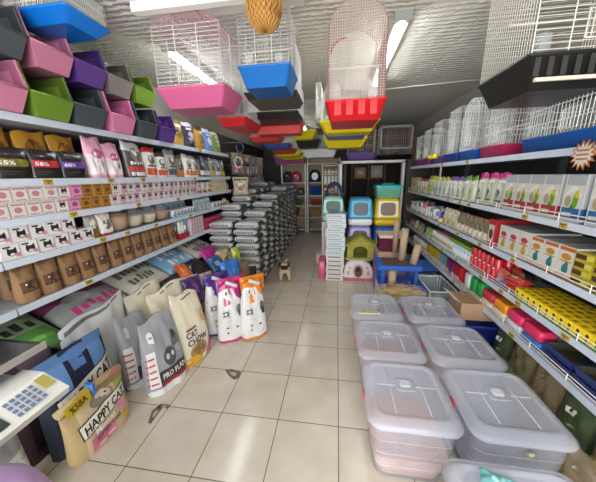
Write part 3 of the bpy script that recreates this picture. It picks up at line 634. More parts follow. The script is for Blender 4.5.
put(op, 'snack_packet', 'crumpled orange and violet packet beside the red packets', 'packet', None, (XR+.06, 2.2, r4), -math.pi/2)
put(op, 'snack_packet', 'second orange and violet packet, behind the crumpled one', 'packet', None, (XR+.15, 2.18, r4), -math.pi/2)
rtb = mk(can(.034, .19, '#c41e30', [('r', .2, .15, .8, .5, '#e05a60'), ('r', .3, .55, .7, .62, '#f0e0d8')], '#8e1420'), 'red_tube', M_shine)
for r_ in range(3):
    for i in range(6): put(rtb, 'treat_tube', f'shiny red tube, {("front", "middle", "rear")[r_]} row, {ORD[i]} from the orange packets', 'tube', 'shiny red tubes on the fourth bird shelf', (XR+.05+r_*.075, 2.28+i*.073, r4), -math.pi/2)
bw = mk(can(.03, .13, '#b9d4e0', [('r', .1, .2, .9, .6, '#e9f0f2')], '#f2f4f4'), 'blue_bottle', M_plas)
for i in range(6): put(bw, 'care_bottle', f'pale blue bottle, {ORD[i]} beyond the red tubes on the fourth bird shelf', 'bottle', 'pale blue bottles', (XR+.05, 2.73+i*.065, r4), -math.pi/2)
gx = mk(card(.5, .04, .26, '#7aa82e', [('r', .02, .2, .98, .8, '#a5c84a')], '#6c8a34', [('r', 0, .1, 1, .9, '#9ac03a')]), 'green_box', M_paper)
put(gx, 'feeder_box', 'long flat green box resting across the pale blue bottles', 'box', None, (XR+.15, 2.93, r4+.133), -math.pi/2)
put(mk(card(.4, .03, .26, '#c8788c', [('r', .02, .2, .98, .8, '#e0a8b4')], '#c894a0'), 'pink_box', M_paper), 'feeder_box', 'flat pink box beyond the long green box', 'box', None, (XR+.16, 3.42, r4+.133), -math.pi/2)
ww = mk(can(.036, .13, '#e8e4da', [('r', .1, .2, .9, .55, '#b8a888')], '#f0ece2'), 'white_bottle', M_plas)
for i in range(8):
    for r_ in range(2): put(ww, 'care_bottle', f'ivory bottle, {("front", "rear")[r_]} row, {ORD[i]} past the pale blue bottles', 'bottle', 'ivory bottles on the fourth bird shelf', (XR+.06+r_*.09, 3.17+i*.082, r4), -math.pi/2)
for i, (c, nm) in enumerate((('#8ab82c', 'lime green'), ('#a0c034', 'apple green'), ('#2a3a6a', 'navy'), ('#c98a2a', 'amber'), ('#5a8a4a', 'forest green'), ('#d8d4cc', 'pale'), ('#7a5a3a', 'brown'), ('#b84a3a', 'brick'))):
    me = mk(bag(.12, .13, .08, c, [('e', .5, .5, .3, .25, '#e0dcd0')], 'stand', 60+i), 'toy_pack', M_film)
    put(me, 'toy_pack', f'{nm} toy packet far along the fourth bird shelf', 'packet', 'toy packets on the fourth bird shelf', (XR+.07, 3.87+i*.145, r4), -math.pi/2)
# fifth shelf
r5 = RZ['s5']+.001
def open_box(w, d, h, c, ci, name, m=M_plas, t=.005):
    b = MB(); k = .012
    b.box((-w/2+k, -d/2+k, 0), (w/2-k, d/2-k, t), ci)
    for a, bb in (((-w/2, -d/2), (w/2, -d/2)), ((w/2, -d/2), (w/2, d/2)), ((w/2, d/2), (-w/2, d/2)), ((-w/2, d/2), (-w/2, -d/2))):
        s1 = lambda p, q: (p[0]*(1-q*2*k/w), p[1]*(1-q*2*k/d))
        A, B_ = s1(a, 1), s1(bb, 1); At, Bt = a, bb; Ai, Bi = s1(a, t/k*.6), s1(bb, t/k*.6); Ab, Bb = s1(a, 1+t/k*.6), s1(bb, 1+t/k*.6)
        b.quad([(*A, 0), (*B_, 0), (*Bt, h), (*At, h)], c); b.quad([(*Bb, t), (*Ab, t), (*Ai, h), (*Bi, h)], ci); b.quad([(*At, h), (*Bt, h), (*Bi, h), (*Ai, h)], c)
    return mk(b, name, m)
lst = [('#2c3f7a', '#1e2c5a', 'flat navy', 1.33, .22, .05, M_plas), ('#2a3c74', '#1e2c5a', 'second flat navy', 1.33, .22, .05, M_plas)]
nv = open_box(.2, .3, .05, '#2b3b74', '#4d4a3a', 'parts_tray')
for i in range(3):
    for k in range(2): put(nv, 'litter_tray', f'flat navy tray, {("lower", "upper")[k]}, {ORD[i]} from the doorway end of the fifth bird shelf', 'tray', 'flat navy trays', (XR+.17, 1.12+i*.215, r5+k*.052), -math.pi/2)
def clear_bin(label, y, col, ib):
    t = thing('feeder_bin', label, 'container', (XR+.12, y, r5), -math.pi/2, 'clear hooded feeder bins')
    b = MB(); b.rbox((-.085, -.10, 0), (.085, .10, .055), ib, .02); b.build('base', M_plas, t)
    b = MB(); b.rbox((-.085, .012, .057), (.085, .10, .15), '#dfe3e8', .025); b.build('clear_hood', M_clear, t)
    b = MB(); b.rbox((-.08, -.098, .057), (.08, .01, .135), col, .02); b.build('hopper', M_plas, t)
clear_bin('clear hooded feeder with rose-pink hopper next to the navy trays', 1.77, '#e0305c', '#2f6ab8')
clear_bin('clear hooded feeder with magenta-pink hopper, second from the navy trays', 1.95, '#e8386c', '#c9d0d8')
clear_bin('clear hooded feeder with orange hopper', 2.13, '#f09418', '#e8d8b4')
clear_bin('clear hooded feeder with red hopper beside the green jugs', 2.31, '#c8384a', '#e0c8b0')
gj = mk(card(.12, .19, .16, '#2a9a48', [('r', .1, .1, .9, .9, '#239040')], '#2fae50'), 'green_jug', M_plas)
def jug(label, y, c, x=XR+.1):
    t = thing('plastic_jug', label, 'jug', (x, y, r5), -math.pi/2, 'square plastic jugs on the fifth bird shelf')
    b = MB(); b.rbox((-.05, -.07, 0), (.05, .07, .16), c, .02); b.lathe([(.045, .158), (.03, .18), (.022, .19)], c, 10); b.build('jug_body', M_plas, t)
    b = MB(); b.lathe([(.024, .188), (.024, .205), (.02, .208)], '#e9e9e4', 10); b.build('cap', M_plas, t)
jug('green jug nearest to the red-hopper feeder', 2.47, '#239a46'); jug('green jug between its green twin and the white jug', 2.58, '#2aa04c'); jug('green jug in the row behind', 2.50, '#1f8a3c', XR+.26)
jug('white jug between the green and red goods', 2.70, '#e6e6e2')
for i, (c, nm, w_) in enumerate((('#c8242e', 'red', .12), ('#c42a34', 'deep red', .1), ('#2a3fae', 'royal blue', .06), ('#b82230', 'dark red', .08), ('#78b4d0', 'light blue', .12), ('#8abcd4', 'pale sky blue', .12), ('#e3c41e', 'yellow', .12), ('#e0c020', 'mustard yellow', .12), ('#e6ca2a', 'lemon yellow', .12), ('#dcbc22', 'golden yellow', .12))):
    yy = 2.82+sum((.12, .1, .06, .08, .12, .12, .12, .12, .12, .12)[:i])+w_/2
    put(mk(card(w_-.006, .17, .2, c, [('r', .1, .1, .9, .35, '#e9d8c0' if i not in (2,) else c)], c), 'supply_box', M_paper), 'supply_box', f'{nm} box on the fifth bird shelf, {ORD[i]} beyond the white jug', 'carton', 'bright boxes on the fifth bird shelf', (XR+.12, yy, r5), -math.pi/2)
for i in range(8):
    put(ww, 'care_bottle', f'ivory bottle far along the fifth bird shelf, {ORD[i]} past the yellow boxes', 'bottle', 'ivory bottles on the fifth bird shelf', (XR+.06, 3.95+i*.09, r5), -math.pi/2)
# bottom: bags standing between bins and shelf edge
ol = mk(bag(.2, .31, .1, lambda u, v: '#566444', [('r', .3, .5, .6, .62, '#e9e9e0'), ('e', .45, .56, .08, .04, '#3a4a2a'), ('r', .3, .3, .7, .35, '#7a8a5a')], 'stand', 1, .007), 'olive_bag', M_film)
hy = mk(bag(.22, .30, .12, '#b09870', [('e', .4, .7, .06, .03, '#d8e0c8'), ('e', .6, .3, .2, .1, '#83704e')]+specks(12, 3, (.1, .1, .9, .8), ('#b9a57c', '#7c6a48'), (.12, .02)), 'stand', 2, .009), 'hay_bag', M_bagclear)
gr_ = mk(bag(.22, .30, .12, '#857c58', [('e', .4, .6, .08, .04, '#1e1e1a'), ('e', .4, .6, .04, .02, '#e6e6e0')]+specks(14, 4, (.1, .1, .9, .85), ('#a89c70', '#6a6040'), (.12, .02)), 'stand', 3, .009), 'herb_bag', M_film)
for i, (me, nm) in enumerate(((gr_, 'green herb bag'), (hy, 'clear hay bag'), (gr_, 'green herb bag'), (hy, 'clear hay bag'), (ol, 'olive bag'), (hy, 'clear hay bag'))):
    o = put(me, 'hay_bag', f'{nm} standing on floor between clear bins and shelving, {ORD[i]} from the doorway', 'bag', 'bags squeezed behind the clear bins', (XR-.11, .88+i*.225, .0), -math.pi/2+random.uniform(-.15, .15))
for i in range(6):
    put((hy, gr_, ol)[i % 3], 'hay_bag', f'bag on the bottom shelf under the navy trays, {ORD[i]} from the doorway', 'bag', 'bags on the bottom bird shelf', (XR+.1, .95+i*.23, .071), -math.pi/2)
# price tags on the rails
pt = mk(card(.055, .03, .002, '#e2bd3a', [('r', .1, .55, .9, .8, '#8a6a1c'), ('r', .35, .15, .65, .4, '#8a6a1c')]), 'price_tag', M_paper)
tagpos = [(1, 's2', yy) for yy in (1.39, 1.85, 2.2, 3.1)]+[(1, 's3', yy) for yy in (1.5, 2.1, 2.7)]+[(1, 's4', yy) for yy in (1.68, 1.92, 2.28, 2.9)]+[(1, 's5', yy) for yy in (1.5,)]+[(1, 's1', yy) for yy in (3.3,)]
tagpos += [(-1, 's1', yy) for yy in (2.95, 3.6, 1.66)]+[(-1, 's2', yy) for yy in (2.0, 1.68, 2.8, 3.0, 3.3)]+[(-1, 's3', yy) for yy in (2.03, 2.5, 2.95, 3.5)]+[(-1, 's4', yy) for yy in (2.1, 1.9, 1.5, 2.4, 2.9, 3.3)]+[(-1, 's5', yy) for yy in (1.9, 2.9)]
nm_s = {'s1': 'top', 's2': 'second', 's3': 'third', 's4': 'fourth', 's5': 'fifth'}
from collections import Counter
cc = Counter()
for sd, s_, yy in sorted(tagpos):
    cc[(sd, s_)] += 1; zz = (LZ if sd > 0 else RZ)[s_]-.036
    put(pt, 'price_tag', f'yellow price tag on the {nm_s[s_]} {"cat-food" if sd > 0 else "bird-food"} shelf edge, {ORD[cc[(sd, s_)]-1]} from the doorway', 'price tag', 'yellow price tags', ((XL if sd > 0 else XR)+sd*.0025, yy, zz), sd*math.pi/2)
# star-shaped price sign
b = MB(); pts = []
for k in range(28):
    a = 2*math.pi*k/28; rr = .052 if k % 2 else .082; pts.append((rr*math.cos(a), rr*math.sin(a)))
for sc, yy, c in ((1, 0, '#d8843a'), (.82, -.002, '#f3e6d4')):
    f = [b.vert((x*sc, yy, z*sc)) for x, z in pts]; ctr = b.vert((0, yy-.001, 0))
    for k in range(28): b.face((f[k], f[(k+1) % 28], ctr), c)
f = [b.vert((x, .003, z)) for x, z in pts]; b.face(f[::-1], '#d8843a')
for k in range(3): b.box((-.035, -.0045, .02-.022*k), (.035, -.0035, .028-.022*k), '#c07a5a')
p = onx(583, 155, XR-.012)
put(mk(b, 'star_sign', M_paper), 'price_sign', 'white star-burst price sign with orange rim hanging from the top bird shelf', 'sign', None, (XR-.012, p.y, p.z), -math.pi/2)
put(mk(card(.06, .035, .002, '#e8c020', []), 'price_tag', M_paper), 'price_tag', 'plain yellow tag right above the star-burst price sign', 'price tag', None, (XR-.004, p.y, RZ['s1']-.034), -math.pi/2)
# ================================================================== CAGES
def frame_tray(w, d, h, c, taper=.03, r=.02, name='tray', flutes=0, c2=None):
    """hollow tray, widening upwards, origin at the centre of its floor"""
    b = MB()
    o0 = b.ring(-w/2+taper, -d/2+taper, w/2-taper, d/2-taper, 0, r); o1 = b.ring(-w/2, -d/2, w/2, d/2, h, r); o2 = b.ring(-w/2-.008, -d/2-.008, w/2+.008, d/2+.008, h+.002, r); o3 = b.ring(-w/2-.008, -d/2-.008, w/2+.008, d/2+.008, h+.012, r)
    i3 = b.ring(-w/2+.006, -d/2+.006, w/2-.006, d/2-.006, h+.012, r); i0 = b.ring(-w/2+taper+.006, -d/2+taper+.006, w/2-taper-.006, d/2-taper-.006, .01, r)
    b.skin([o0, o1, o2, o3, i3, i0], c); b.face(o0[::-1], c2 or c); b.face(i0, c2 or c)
    for k in range(flutes):
        x = -w/2+.04+(w-.08)*(k+.5)/flutes; q = (w-.08)/flutes*.28
        b.box((x-q, -d/2-.006, h*.25), (x+q, -d/2+.01, h), c)
    return b
def wires(b, p, q, n, off, r, c):
    """n+1 parallel wires from p to q stepped along off"""
    p, q, off = Vector(p), Vector(q), Vector(off)
    for k in range(n+1): b.tube([p+off*(k/n), q+off*(k/n)], r, c, 4, False)
def cage(label, loc, w, d, h, tray_h, tray_c, wire_c='#e6e2da', sp=.02, style='flat', rz=0.0, r=.0014, name='bird_cage', taper=.03, horiz=False, flutes=0, group=None, top_c=None, roof=.0, toy=False, gap=0, under=None):
    t = thing(name, label, 'cage', loc, rz, group)
    frame_tray(w, d, tray_h, tray_c, taper, flutes=flutes, c2=under).build('tray', M_plas, t)
    b = MB(); x0, x1, y0, y1, z0, z1 = -w/2+.01, w/2-.01, -d/2+.01, d/2-.01, tray_h, tray_h+h
    nx, ny, nz = max(2, int(w/sp)), max(2, int(d/sp)), max(2, int(h/sp))
    R = r*1.8
    if style == 'dome':
        hs = z1-w/2
        def arch(x): return hs+math.sqrt(max(0, (w/2-.01)**2-x*x))
        for yy in (y0, y1):
            for k in range(nx+1):
                x = x0+(x1-x0)*k/nx; b.tube([(x, yy, z0), (x, yy, arch(x))], r, wire_c, 4, False)
            for k in range(nz+1):
                z = z0+(z1-z0)*k/nz; hw = x1 if z < hs else math.sqrt(max(0, (w/2-.01)**2-(z-hs)**2))
                if hw > .01: b.tube([(-hw, yy, z), (hw, yy, z)], r, wire_c, 4, False)
        P = [(x1, z0), (x1, hs)]+[(x1*math.cos(a*math.pi/16), hs+x1*math.sin(a*math.pi/16)) for a in range(1, 16)]+[(x0, hs), (x0, z0)]
        for k in range(ny+1):
            yy = y0+(y1-y0)*k/ny; b.tube([(x, yy, z) for x, z in P], R if k in (0, ny) else r, top_c or wire_c, 4, False)
        for x, z in P[1:-1:2]: b.tube([(x, y0, z), (x, y1, z)], r, wire_c, 4, False)
    else:
        if horiz:
            for yy in (y0, y1):
                wires(b, (x0, yy, z0), (x1, yy, z0), nz, (0, 0, h), r, wire_c); wires(b, (x0, yy, z0), (x0, yy, z1), 3, (x1-x0, 0, 0), R, wire_c)
            for xx in (x0, x1):
                wires(b, (xx, y0, z0), (xx, y1, z0), nz, (0, 0, h), r, wire_c); wires(b, (xx, y0, z0), (xx, y0, z1), 2, (0, y1-y0, 0), R, wire_c)
        else:
            for yy in (y0, y1):
                wires(b, (x0, yy, z0), (x0, yy, z1), nx, (x1-x0, 0, 0), r, wire_c); wires(b, (x0, yy, z0), (x1, yy, z0), 3, (0, 0, h), R, wire_c)
            for xx in (x0, x1):
                wires(b, (xx, y0, z0), (xx, y0, z1), ny, (0, y1-y0, 0), r, wire_c); wires(b, (xx, y0, z0), (xx, y1, z0), 3, (0, 0, h), R, wire_c)
        if roof:
            zr = z1+roof; tc_ = top_c or wire_c
            for k in range(ny+1):
                yy = y0+(y1-y0)*k/ny; b.tube([(x0, yy, z1), (x0+w*.3, yy, zr), (x1-w*.3, yy, zr), (x1, yy, z1)], r, tc_, 4, False)
            for q in (0, 1):
                xx = (x0, x1)[q]; xi = (x0+w*.3, x1-w*.3)[q]
                for f in (0, .33, .66, 1): b.tube([(xx+(xi-xx)*f, y0, z1+roof*f), (xx+(xi-xx)*f, y1, z1+roof*f)], R if f in (0, 1) else r, tc_, 4, False)
            for k in range(1, nx):
                x = x0+(x1-x0)*k/nx; zt = z1+roof*min(1, min(x-x0, x1-x)/(w*.3))
                for yy in (y0, y1): b.tube([(x, yy, z1), (x, yy, zt)], r, tc_, 4, False)
        else:
            wires(b, (x0, y0, z1), (x1, y0, z1), ny, (0, y1-y0, 0), r, wire_c); wires(b, (x0, y0, z1), (x0, y1, z1), 3, (x1-x0, 0, 0), R, wire_c)
    b.build('wire_cage', M_wire, t)
    # little door with its own frame on the front
    b = MB(); dw, dh = min(.12, w*.3), min(.12, h*.4); zc = z0+h*.12
    b.tube([(-dw/2, y0-.004, zc), (dw/2, y0-.004, zc), (dw/2, y0-.004, zc+dh), (-dw/2, y0-.004, zc+dh), (-dw/2, y0-.004, zc)], r*2, wire_c, 4)
    for k in range(1, 5): b.tube([(-dw/2+dw*k/5, y0-.004, zc), (-dw/2+dw*k/5, y0-.004, zc+dh)], r, wire_c, 4, False)
    b.build('cage_door', M_wire, t)
    if toy:
        b = MB(); b.tube([(x0, 0, z0+h*.45), (x1, 0, z0+h*.45)], .006, '#e6e0d0', 6); b.build('perch', M_plas, t)
        b = MB(); b.rbox((x0+.03, y0+.005, z0+.03), (x0+.09, y0+.05, z0+.11), '#e9eef0', .012); b.build('feeder', M_clear, t)
        b = MB(); b.rbox((x1-.1, y0+.005, z0+.03), (x1-.04, y0+.05, z0+.09), '#e9eef0', .012); b.build('feeder', M_clear, t)
    return t
def hook(t, zt):
    """wire by which a cage hangs from the ceiling, part of the cage"""
    z = ZC-t.location.z; b = MB(); b.tube([(0, 0, zt), (0, 0, z)], .0025, '#b0aca0', 5); b.build('hanging_wire', M_wire, t)
# big pink-tray cage at the left of the aisle
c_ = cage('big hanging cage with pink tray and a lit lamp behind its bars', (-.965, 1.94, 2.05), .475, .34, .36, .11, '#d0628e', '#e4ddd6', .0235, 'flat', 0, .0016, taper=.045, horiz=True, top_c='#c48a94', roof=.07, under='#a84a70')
hook(c_, .6)
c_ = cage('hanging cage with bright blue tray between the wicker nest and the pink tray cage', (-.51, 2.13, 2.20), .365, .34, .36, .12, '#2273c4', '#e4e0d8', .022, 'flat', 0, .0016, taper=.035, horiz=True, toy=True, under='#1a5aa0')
hook(c_, .48)
# domed cage with red tray
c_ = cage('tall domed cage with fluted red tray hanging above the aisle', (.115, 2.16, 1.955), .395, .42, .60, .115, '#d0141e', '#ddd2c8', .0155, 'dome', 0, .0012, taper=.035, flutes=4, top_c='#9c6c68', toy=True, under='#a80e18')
for (q, k) in (('red', 0),):
    b = MB()
    for k in range(7):
        a0 = math.pi*(.62+.05*k); b.tube([(.176*math.cos(a0), .19-.02*k, .5+.176*math.sin(a0)), (.176*math.cos(a0+.16), .19-.02*k, .5+.176*math.sin(a0+.16))], .006, '#b02030', 5)
    b.build('red_trim', M_plas, c_)
hook(c_, .69)
# trays and cages hanging farther back below the red one
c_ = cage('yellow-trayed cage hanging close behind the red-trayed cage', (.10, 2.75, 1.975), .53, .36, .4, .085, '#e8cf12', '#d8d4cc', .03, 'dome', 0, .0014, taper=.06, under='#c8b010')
hook(c_, .5)
c_ = cage('blue-trayed cage hanging between the two yellow-trayed cages', (.09, 3.25, 2.0), .47, .34, .36, .05, '#2a4a9a', '#d8d4cc', .03, 'dome', 0, .0014, taper=.03); hook(c_, .42)
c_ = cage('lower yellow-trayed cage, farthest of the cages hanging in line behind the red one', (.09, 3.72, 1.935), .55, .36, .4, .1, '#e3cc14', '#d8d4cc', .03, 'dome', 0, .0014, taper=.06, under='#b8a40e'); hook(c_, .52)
# cages behind the blue one
c_ = cage('cage with charcoal tray hanging right behind the blue-trayed cage', (-.56, 2.52, 2.215), .44, .42, .38, .04, '#3a3a36', '#d8d4ca', .026, 'flat', 0, .0015, taper=.02, under='#5a584e'); hook(c_, .42)
c_ = cage('cage with black tray hanging behind the charcoal-trayed one', (-.65, 2.97, 2.155), .50, .42, .38, .05, '#22221f', '#d8d4ca', .026, 'flat', 0, .0015, taper=.02, under='#1a1a18'); hook(c_, .42)
c_ = cage('cage with salmon red tray over the sack stacks', (-.71, 3.40, 2.085), .58, .3, .36, .14, '#e05a56', '#d8d4ca', .03, 'flat', 0, .0015, taper=.03, under='#c83c3c'); hook(c_, .46)
c_ = cage('cage with red tray between the pink tray cage and the salmon one', (-.93, 2.62, 2.03), .26, .5, .42, .06, '#c9282c', '#d8d8d8', .024, 'flat', 0, .0015, taper=.03, under='#a81c20'); hook(c_, .46)
c_ = cage('cage with yellow tray half hidden behind the salmon-trayed cage', (-.50, 4.1, 2.11), .40, .30, .4, .1, '#e0cf1c', '#d8d4ca', .03, 'flat', 0, .0015, taper=.07); hook(c_, .5)
for i, (x, y, z, w_, c, nm) in enumerate(((-.99, 3.86, 2.06, .42, '#d04038', 'dull red'), (-.97, 4.5, 2.03, .42, '#3c5a9c', 'slate blue'), (-.96, 4.95, 2.0, .42, '#c8382c', 'brick red'), (-.95, 5.4, 1.96, .5, '#dccb1c', 'upper yellow'), (-.95, 5.85, 1.93, .52, '#d8c41c', 'lower yellow'), (-1.1, 6.4, 1.87, .75, '#b0568a', 'mauve pink'))):
    c_ = cage(f'cage with {nm} tray hanging above the kibble sack stacks', (x, y, z), w_, .36, .36, .06 if i < 5 else .17, c, '#cfcbc2', .04, 'flat', 0, .0018, taper=.04); hook(c_, .43 if i < 5 else .53)
# grey plastic carriers hanging at mid-aisle
for i, (x, y, z) in enumerate(((-.20, 3.05, 2.12), (-.215, 3.5, 2.1), (-.12, 4.15, 2.1))):
    c_ = cage(f'narrow white wire cage on edge hanging between the blue and red cages, {ORD[i]} in line', (x, y, z), .075, .30, .34, .03, ('#9aa0a2', '#2e2e2c', '#262624')[i], '#e2e2e0', .018, 'flat', 0, .0018, taper=.01); hook(c_, .37)
c_ = cage('cage with black deep tray hanging above the mint carrier', (-.48, 4.6, 2.03), .40, .36, .36, .12, '#2c2d2b', '#d0ccc4', .035, 'flat', 0, .0018, taper=.05); hook(c_, .48)
c_ = cage('big pale cage with a white bag-covered tray high before the back shelves', (-.33, 5.15, 1.915), .62, .4, .3, .13, '#f0eeea', '#b9c8c4', .03, 'flat', 0, .002, taper=.05); hook(c_, .43)
b = MB(); b.rbox((-.305, -.15, .18), (.305, .19, .43), '#9fb8b4', .03); b.build('cover_panel', M_plas, c_)
# black tray cage at the upper right
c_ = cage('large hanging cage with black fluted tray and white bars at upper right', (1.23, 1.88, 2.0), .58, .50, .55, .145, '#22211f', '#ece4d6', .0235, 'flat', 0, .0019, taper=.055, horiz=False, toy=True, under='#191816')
for ch in list(c_.children):
    if ch.name.startswith('wire_cage'):
        bpy.data.objects.remove(ch)
b = MB(); W_, D_, H_ = .28, .24, .52; z0 = .145
wires(b, (-W_, -D_, z0), (W_, -D_, z0), 18, (0, 0, H_), .0018, '#ece4d6'); wires(b, (-W_, D_, z0), (W_, D_, z0), 18, (0, 0, H_), .0018, '#ece4d6')
for xx in (-W_, W_): wires(b, (xx, -D_, z0), (xx, -D_, z0+H_), 22, (0, 2*D_, 0), .0018, '#ece4d6'); wires(b, (xx, -D_, z0), (xx, D_, z0), 2, (0, 0, H_), .0028, '#ece4d6')
for x in (-.28, -.12, .0, .14, .28): b.tube([(x, -D_-.003, z0), (x, -D_-.003, z0+H_)], .003, '#ece4d6', 4)
b.tube([(-.1, -D_-.01, z0+.27), (-.04, -D_-.03, z0+.26), (-.03, -D_-.01, z0+.22)], .0025, '#ece4d6', 4)
b.build('wire_cage', M_wire, c_)
b = MB(); b.box((-.255, -.262, .028), (.27, -.247, .045), '#d9cdb8'); b.build('pull_out_rail', M_plas, c_)
b = MB()
for k in range(9): b.box((-.26+.06*k, -.2485, .055), (-.235+.06*k, -.2445, .14), '#3a3834')
b.build('flutes', M_plas, c_); hook(c_, .66)
# blue tray cage at upper left
c_ = cage('cage with glossy bright blue tray above the dusty pink bin, top left corner', (-1.71, 1.65, 2.468), .42, .30, .14, .056, '#1179d8', '#e2ddd4', .016, 'flat', 0, .0016, taper=.05, under='#0c62b4'); hook(c_, .19)
# wicker nest
t = thing('wicker_nest', 'small round golden wicker nest hanging at the top of the aisle', 'nest', (-.375, 1.5, 2.30), 0)
def weave(j, k): return '#b07c3c' if (j+k) % 2 else '#86581f'
b = MB(); prof = [(.012, 0), (.045, .012), (.072, .04), (.086, .085), (.088, .14), (.078, .19), (.055, .235), (.02, .262)]
prof2 = []
for (r1, z1), (r2_, z2_) in zip(prof, prof[1:]):
    for s_ in range(3): prof2.append((r1+(r2_-r1)*s_/3, z1+(z2_-z1)*s_/3))
prof2.append(prof[-1]); b.lathe(prof2, weave, 40); b.build('woven_body', M_kraft, t)
b = MB()
for k in range(20):
    a = 2*math.pi*k/20; b.tube([(r_*1.02*math.cos(a), r_*1.02*math.sin(a), z_) for r_, z_ in prof], .003, '#b9863f', 5)
b.build('woven_ribs', M_kraft, t)
b = MB(); b.tube([(0, 0, .26), (0, 0, ZC-2.30)], .003, '#b98a4a', 5); b.build('hanging_cord', M_kraft, t)

# cages standing on the top bird-food shelf
zt = RZ['s1']+.001
R1c = [(1.90, .52, '#1f5fae', 'deep blue', .2, False), (2.64, .40, '#c22e5c', 'raspberry', .36, False), (3.10, .36, '#1a62b8', 'royal blue', .52, True), (3.50, .36, '#274fae', 'dark blue', .50, True), (4.0, .36, '#7a4aa0', 'violet', .46, False), (4.42, .36, '#b04a90', 'mauve', .42, False), (4.82, .34, '#8f4a9a', 'dull purple', .38, False)]
R1c[0] = (1.86, .80, '#1f5fae', 'deep blue', .28, False)
for i, (y, w_, c, nm, hh, dome) in enumerate(R1c):
    kc = cage(f'white wire cage with {nm} tray standing on the top bird-food shelf', (XR+.20, y, zt), w_-.03, .33, hh, .085, c, '#ecece8', .027, 'dome' if dome and i == 2 else 'flat', -math.pi/2, .0018, taper=.012, toy=(i < 3), group='cages on the top bird-food shelf')
    if nm == 'violet':
        for yy in (-.08, .08):
            b = MB(); b.lathe([(.03, 0), (.042, .02), (.046, .055), (.042, .06)], '#f0e41e', 12, (yy, -.19, .07)); b.build('feeder_cup', M_shine, kc)
cage('rolled-down second deep blue cage at the edge of view on the top shelf', (XR+.20, 1.2, zt), .44, .33, .24, .085, '#1f5fae', '#e2e2de', .022, 'flat', -math.pi/2, .0016, taper=.012)
# boxes and bags on top of those cages
b = bag(.34, .25, .18, '#8fb4d8', [('r', .1, .3, .9, .4, '#e8eef2'), ('r', .1, .5, .9, .55, '#e8eef2'), ('e', .3, .7, .12, .12, '#c86a8a')], 'pillow', 5, .008, lying=True)
put(mk(b, 'diaper_pack', M_film), 'pet_pad_pack', 'pale blue striped pack lying on the cage with royal blue tray', 'pack', None, (XR+.2, 2.80, zt+.085+.38), -math.pi/2)
# star tag: white tag hanging under the top shelf further along
b = MB(); b.box((-.02, -.002, -.12), (.02, .002, 0), '#ece6da'); b.box((-.014, -.003, -.03), (.014, .003, .012), '#e6c228')
put(mk(b, 'hang_tag', M_paper), 'hang_tag', 'narrow white tag with yellow top hanging from the far top bird-food shelf', 'tag', None, (XR-.006, 3.62, RZ['s1']-.045), -math.pi/2)

# ================================================================== CLEAR STORAGE BINS
def clear_store(x, y, fill, label, w=.45, d=.46, h=.385, band=True, group='large lidded storage bins'):
    t = thing('storage_bin', label, 'storage bin', (x, y, 0), 0, group)
    b = MB(); k = .035; R_ = .06
    rings = []
    for z, ins in ((0, k+.02), (.012, k), (.10, k*.72), (.104, k*.68), (.19, k*.45), (.194, k*.40), (.28, k*.2), (.284, k*.14), (h-.02, .006), (h, 0)):
        rings.append(b.ring(-w/2+ins+.012, -d/2+ins+.012, w/2-ins-.012, d/2-ins-.012, z, R_, 5))
    b.skin(rings, '#cfd1e0'); b.face(rings[0][::-1], '#cfd1e0'); b.build('tub', M_frost, t)
    b = MB()
    for z in (.10, .19, .28):
        q = k*(1-z/h); r_ = b.ring(-w/2+q+.009, -d/2+q+.009, w/2-q-.009, d/2-q-.009, z, R_, 5); r2_ = b.ring(-w/2+q+.009, -d/2+q+.009, w/2-q-.009, d/2-q-.009, z+.005, R_, 5); b.skin([r_, r2_], '#f2f2f6')
    b.build('moulded_band', M_frost, t)
    if fill:
        c, fh = fill; b = MB(); q = k+.02; r1 = b.ring(-w/2+q+.006, -d/2+q+.006, w/2-q-.006, d/2-q-.006, .014, R_, 4); r2_ = b.ring(-w/2+.03, -d/2+.03, w/2-.03, d/2-.03, fh, R_, 4)
        b.skin([r1, r2_], c); b.face(r2_, c); b.build('granules', M_grain, t)
    b = MB(); R_ = .07; a, l = w/2, d/2
    rr = [b.ring(-a-.004, -l-.004, a+.004, l+.004, h-.012, R_, 6), b.ring(-a-.006, -l-.006, a+.006, l+.006, h+.004, R_, 6), b.ring(-a+.006, -l+.006, a-.006, l-.006, h+.016, R_, 6), b.ring(-a+.03, -l+.03, a-.03, l-.03, h+.036, R_*.8, 6), b.ring(-a+.05, -l+.05, a-.05, l-.05, h+.038, R_*.7, 6), b.ring(-a+.06, -l+.06, a-.06, l-.06, h+.030, R_*.65, 6)]
    b.skin(rr, '#cfd1de'); b.face(rr[-1], '#c9cbd9'); b.build('lid', M_lid, t)
    b = MB()
    for sx in (-.085, .085): b.tube([(sx, -l+.065, h+.031), (sx, l-.065, h+.031)], .0035, '#eceef2', 5)
    b.tube([(-a+.065, .02, h+.031), (a-.065, .02, h+.031)], .0035, '#eceef2', 5); b.build('lid_rib', M_lid, t)
    b = MB(); b.rbox((-.055, -.02, h+.03), (.055, .07, h+.036), '#c9ccd6', .02); b.rbox((-.03, .0, h+.034), (.03, .05, h+.05), '#eceef2', .015); b.build('lid_grip', M_lid, t)
    for sx in (-1, 1):
        b = MB(); b.box((sx*(a+.006)-.004, -.022, h-.045), (sx*(a+.006)+.004, .022, h-.008), '#d23a40' if sx < 0 else '#dfe0e6'); b.build('side_clip', M_plas, t) if sx < 0 else b.build('side_clip', M_frost, t)
    return t
xa, xb = .405, .865
b_n = clear_store(xa, 1.285, ('#d9ae9e', .16), 'clear lidded bin of pinkish granules, nearest on the aisle side')
clear_store(xb+.02, 1.285, ('#8d8f9c', .10), 'clear lidded bin with grey-blue look, nearest beside the shelving')
clear_store(xa-.01, 1.785, ('#cfa393', .22), 'clear lidded bin on the aisle side, middle of its row')
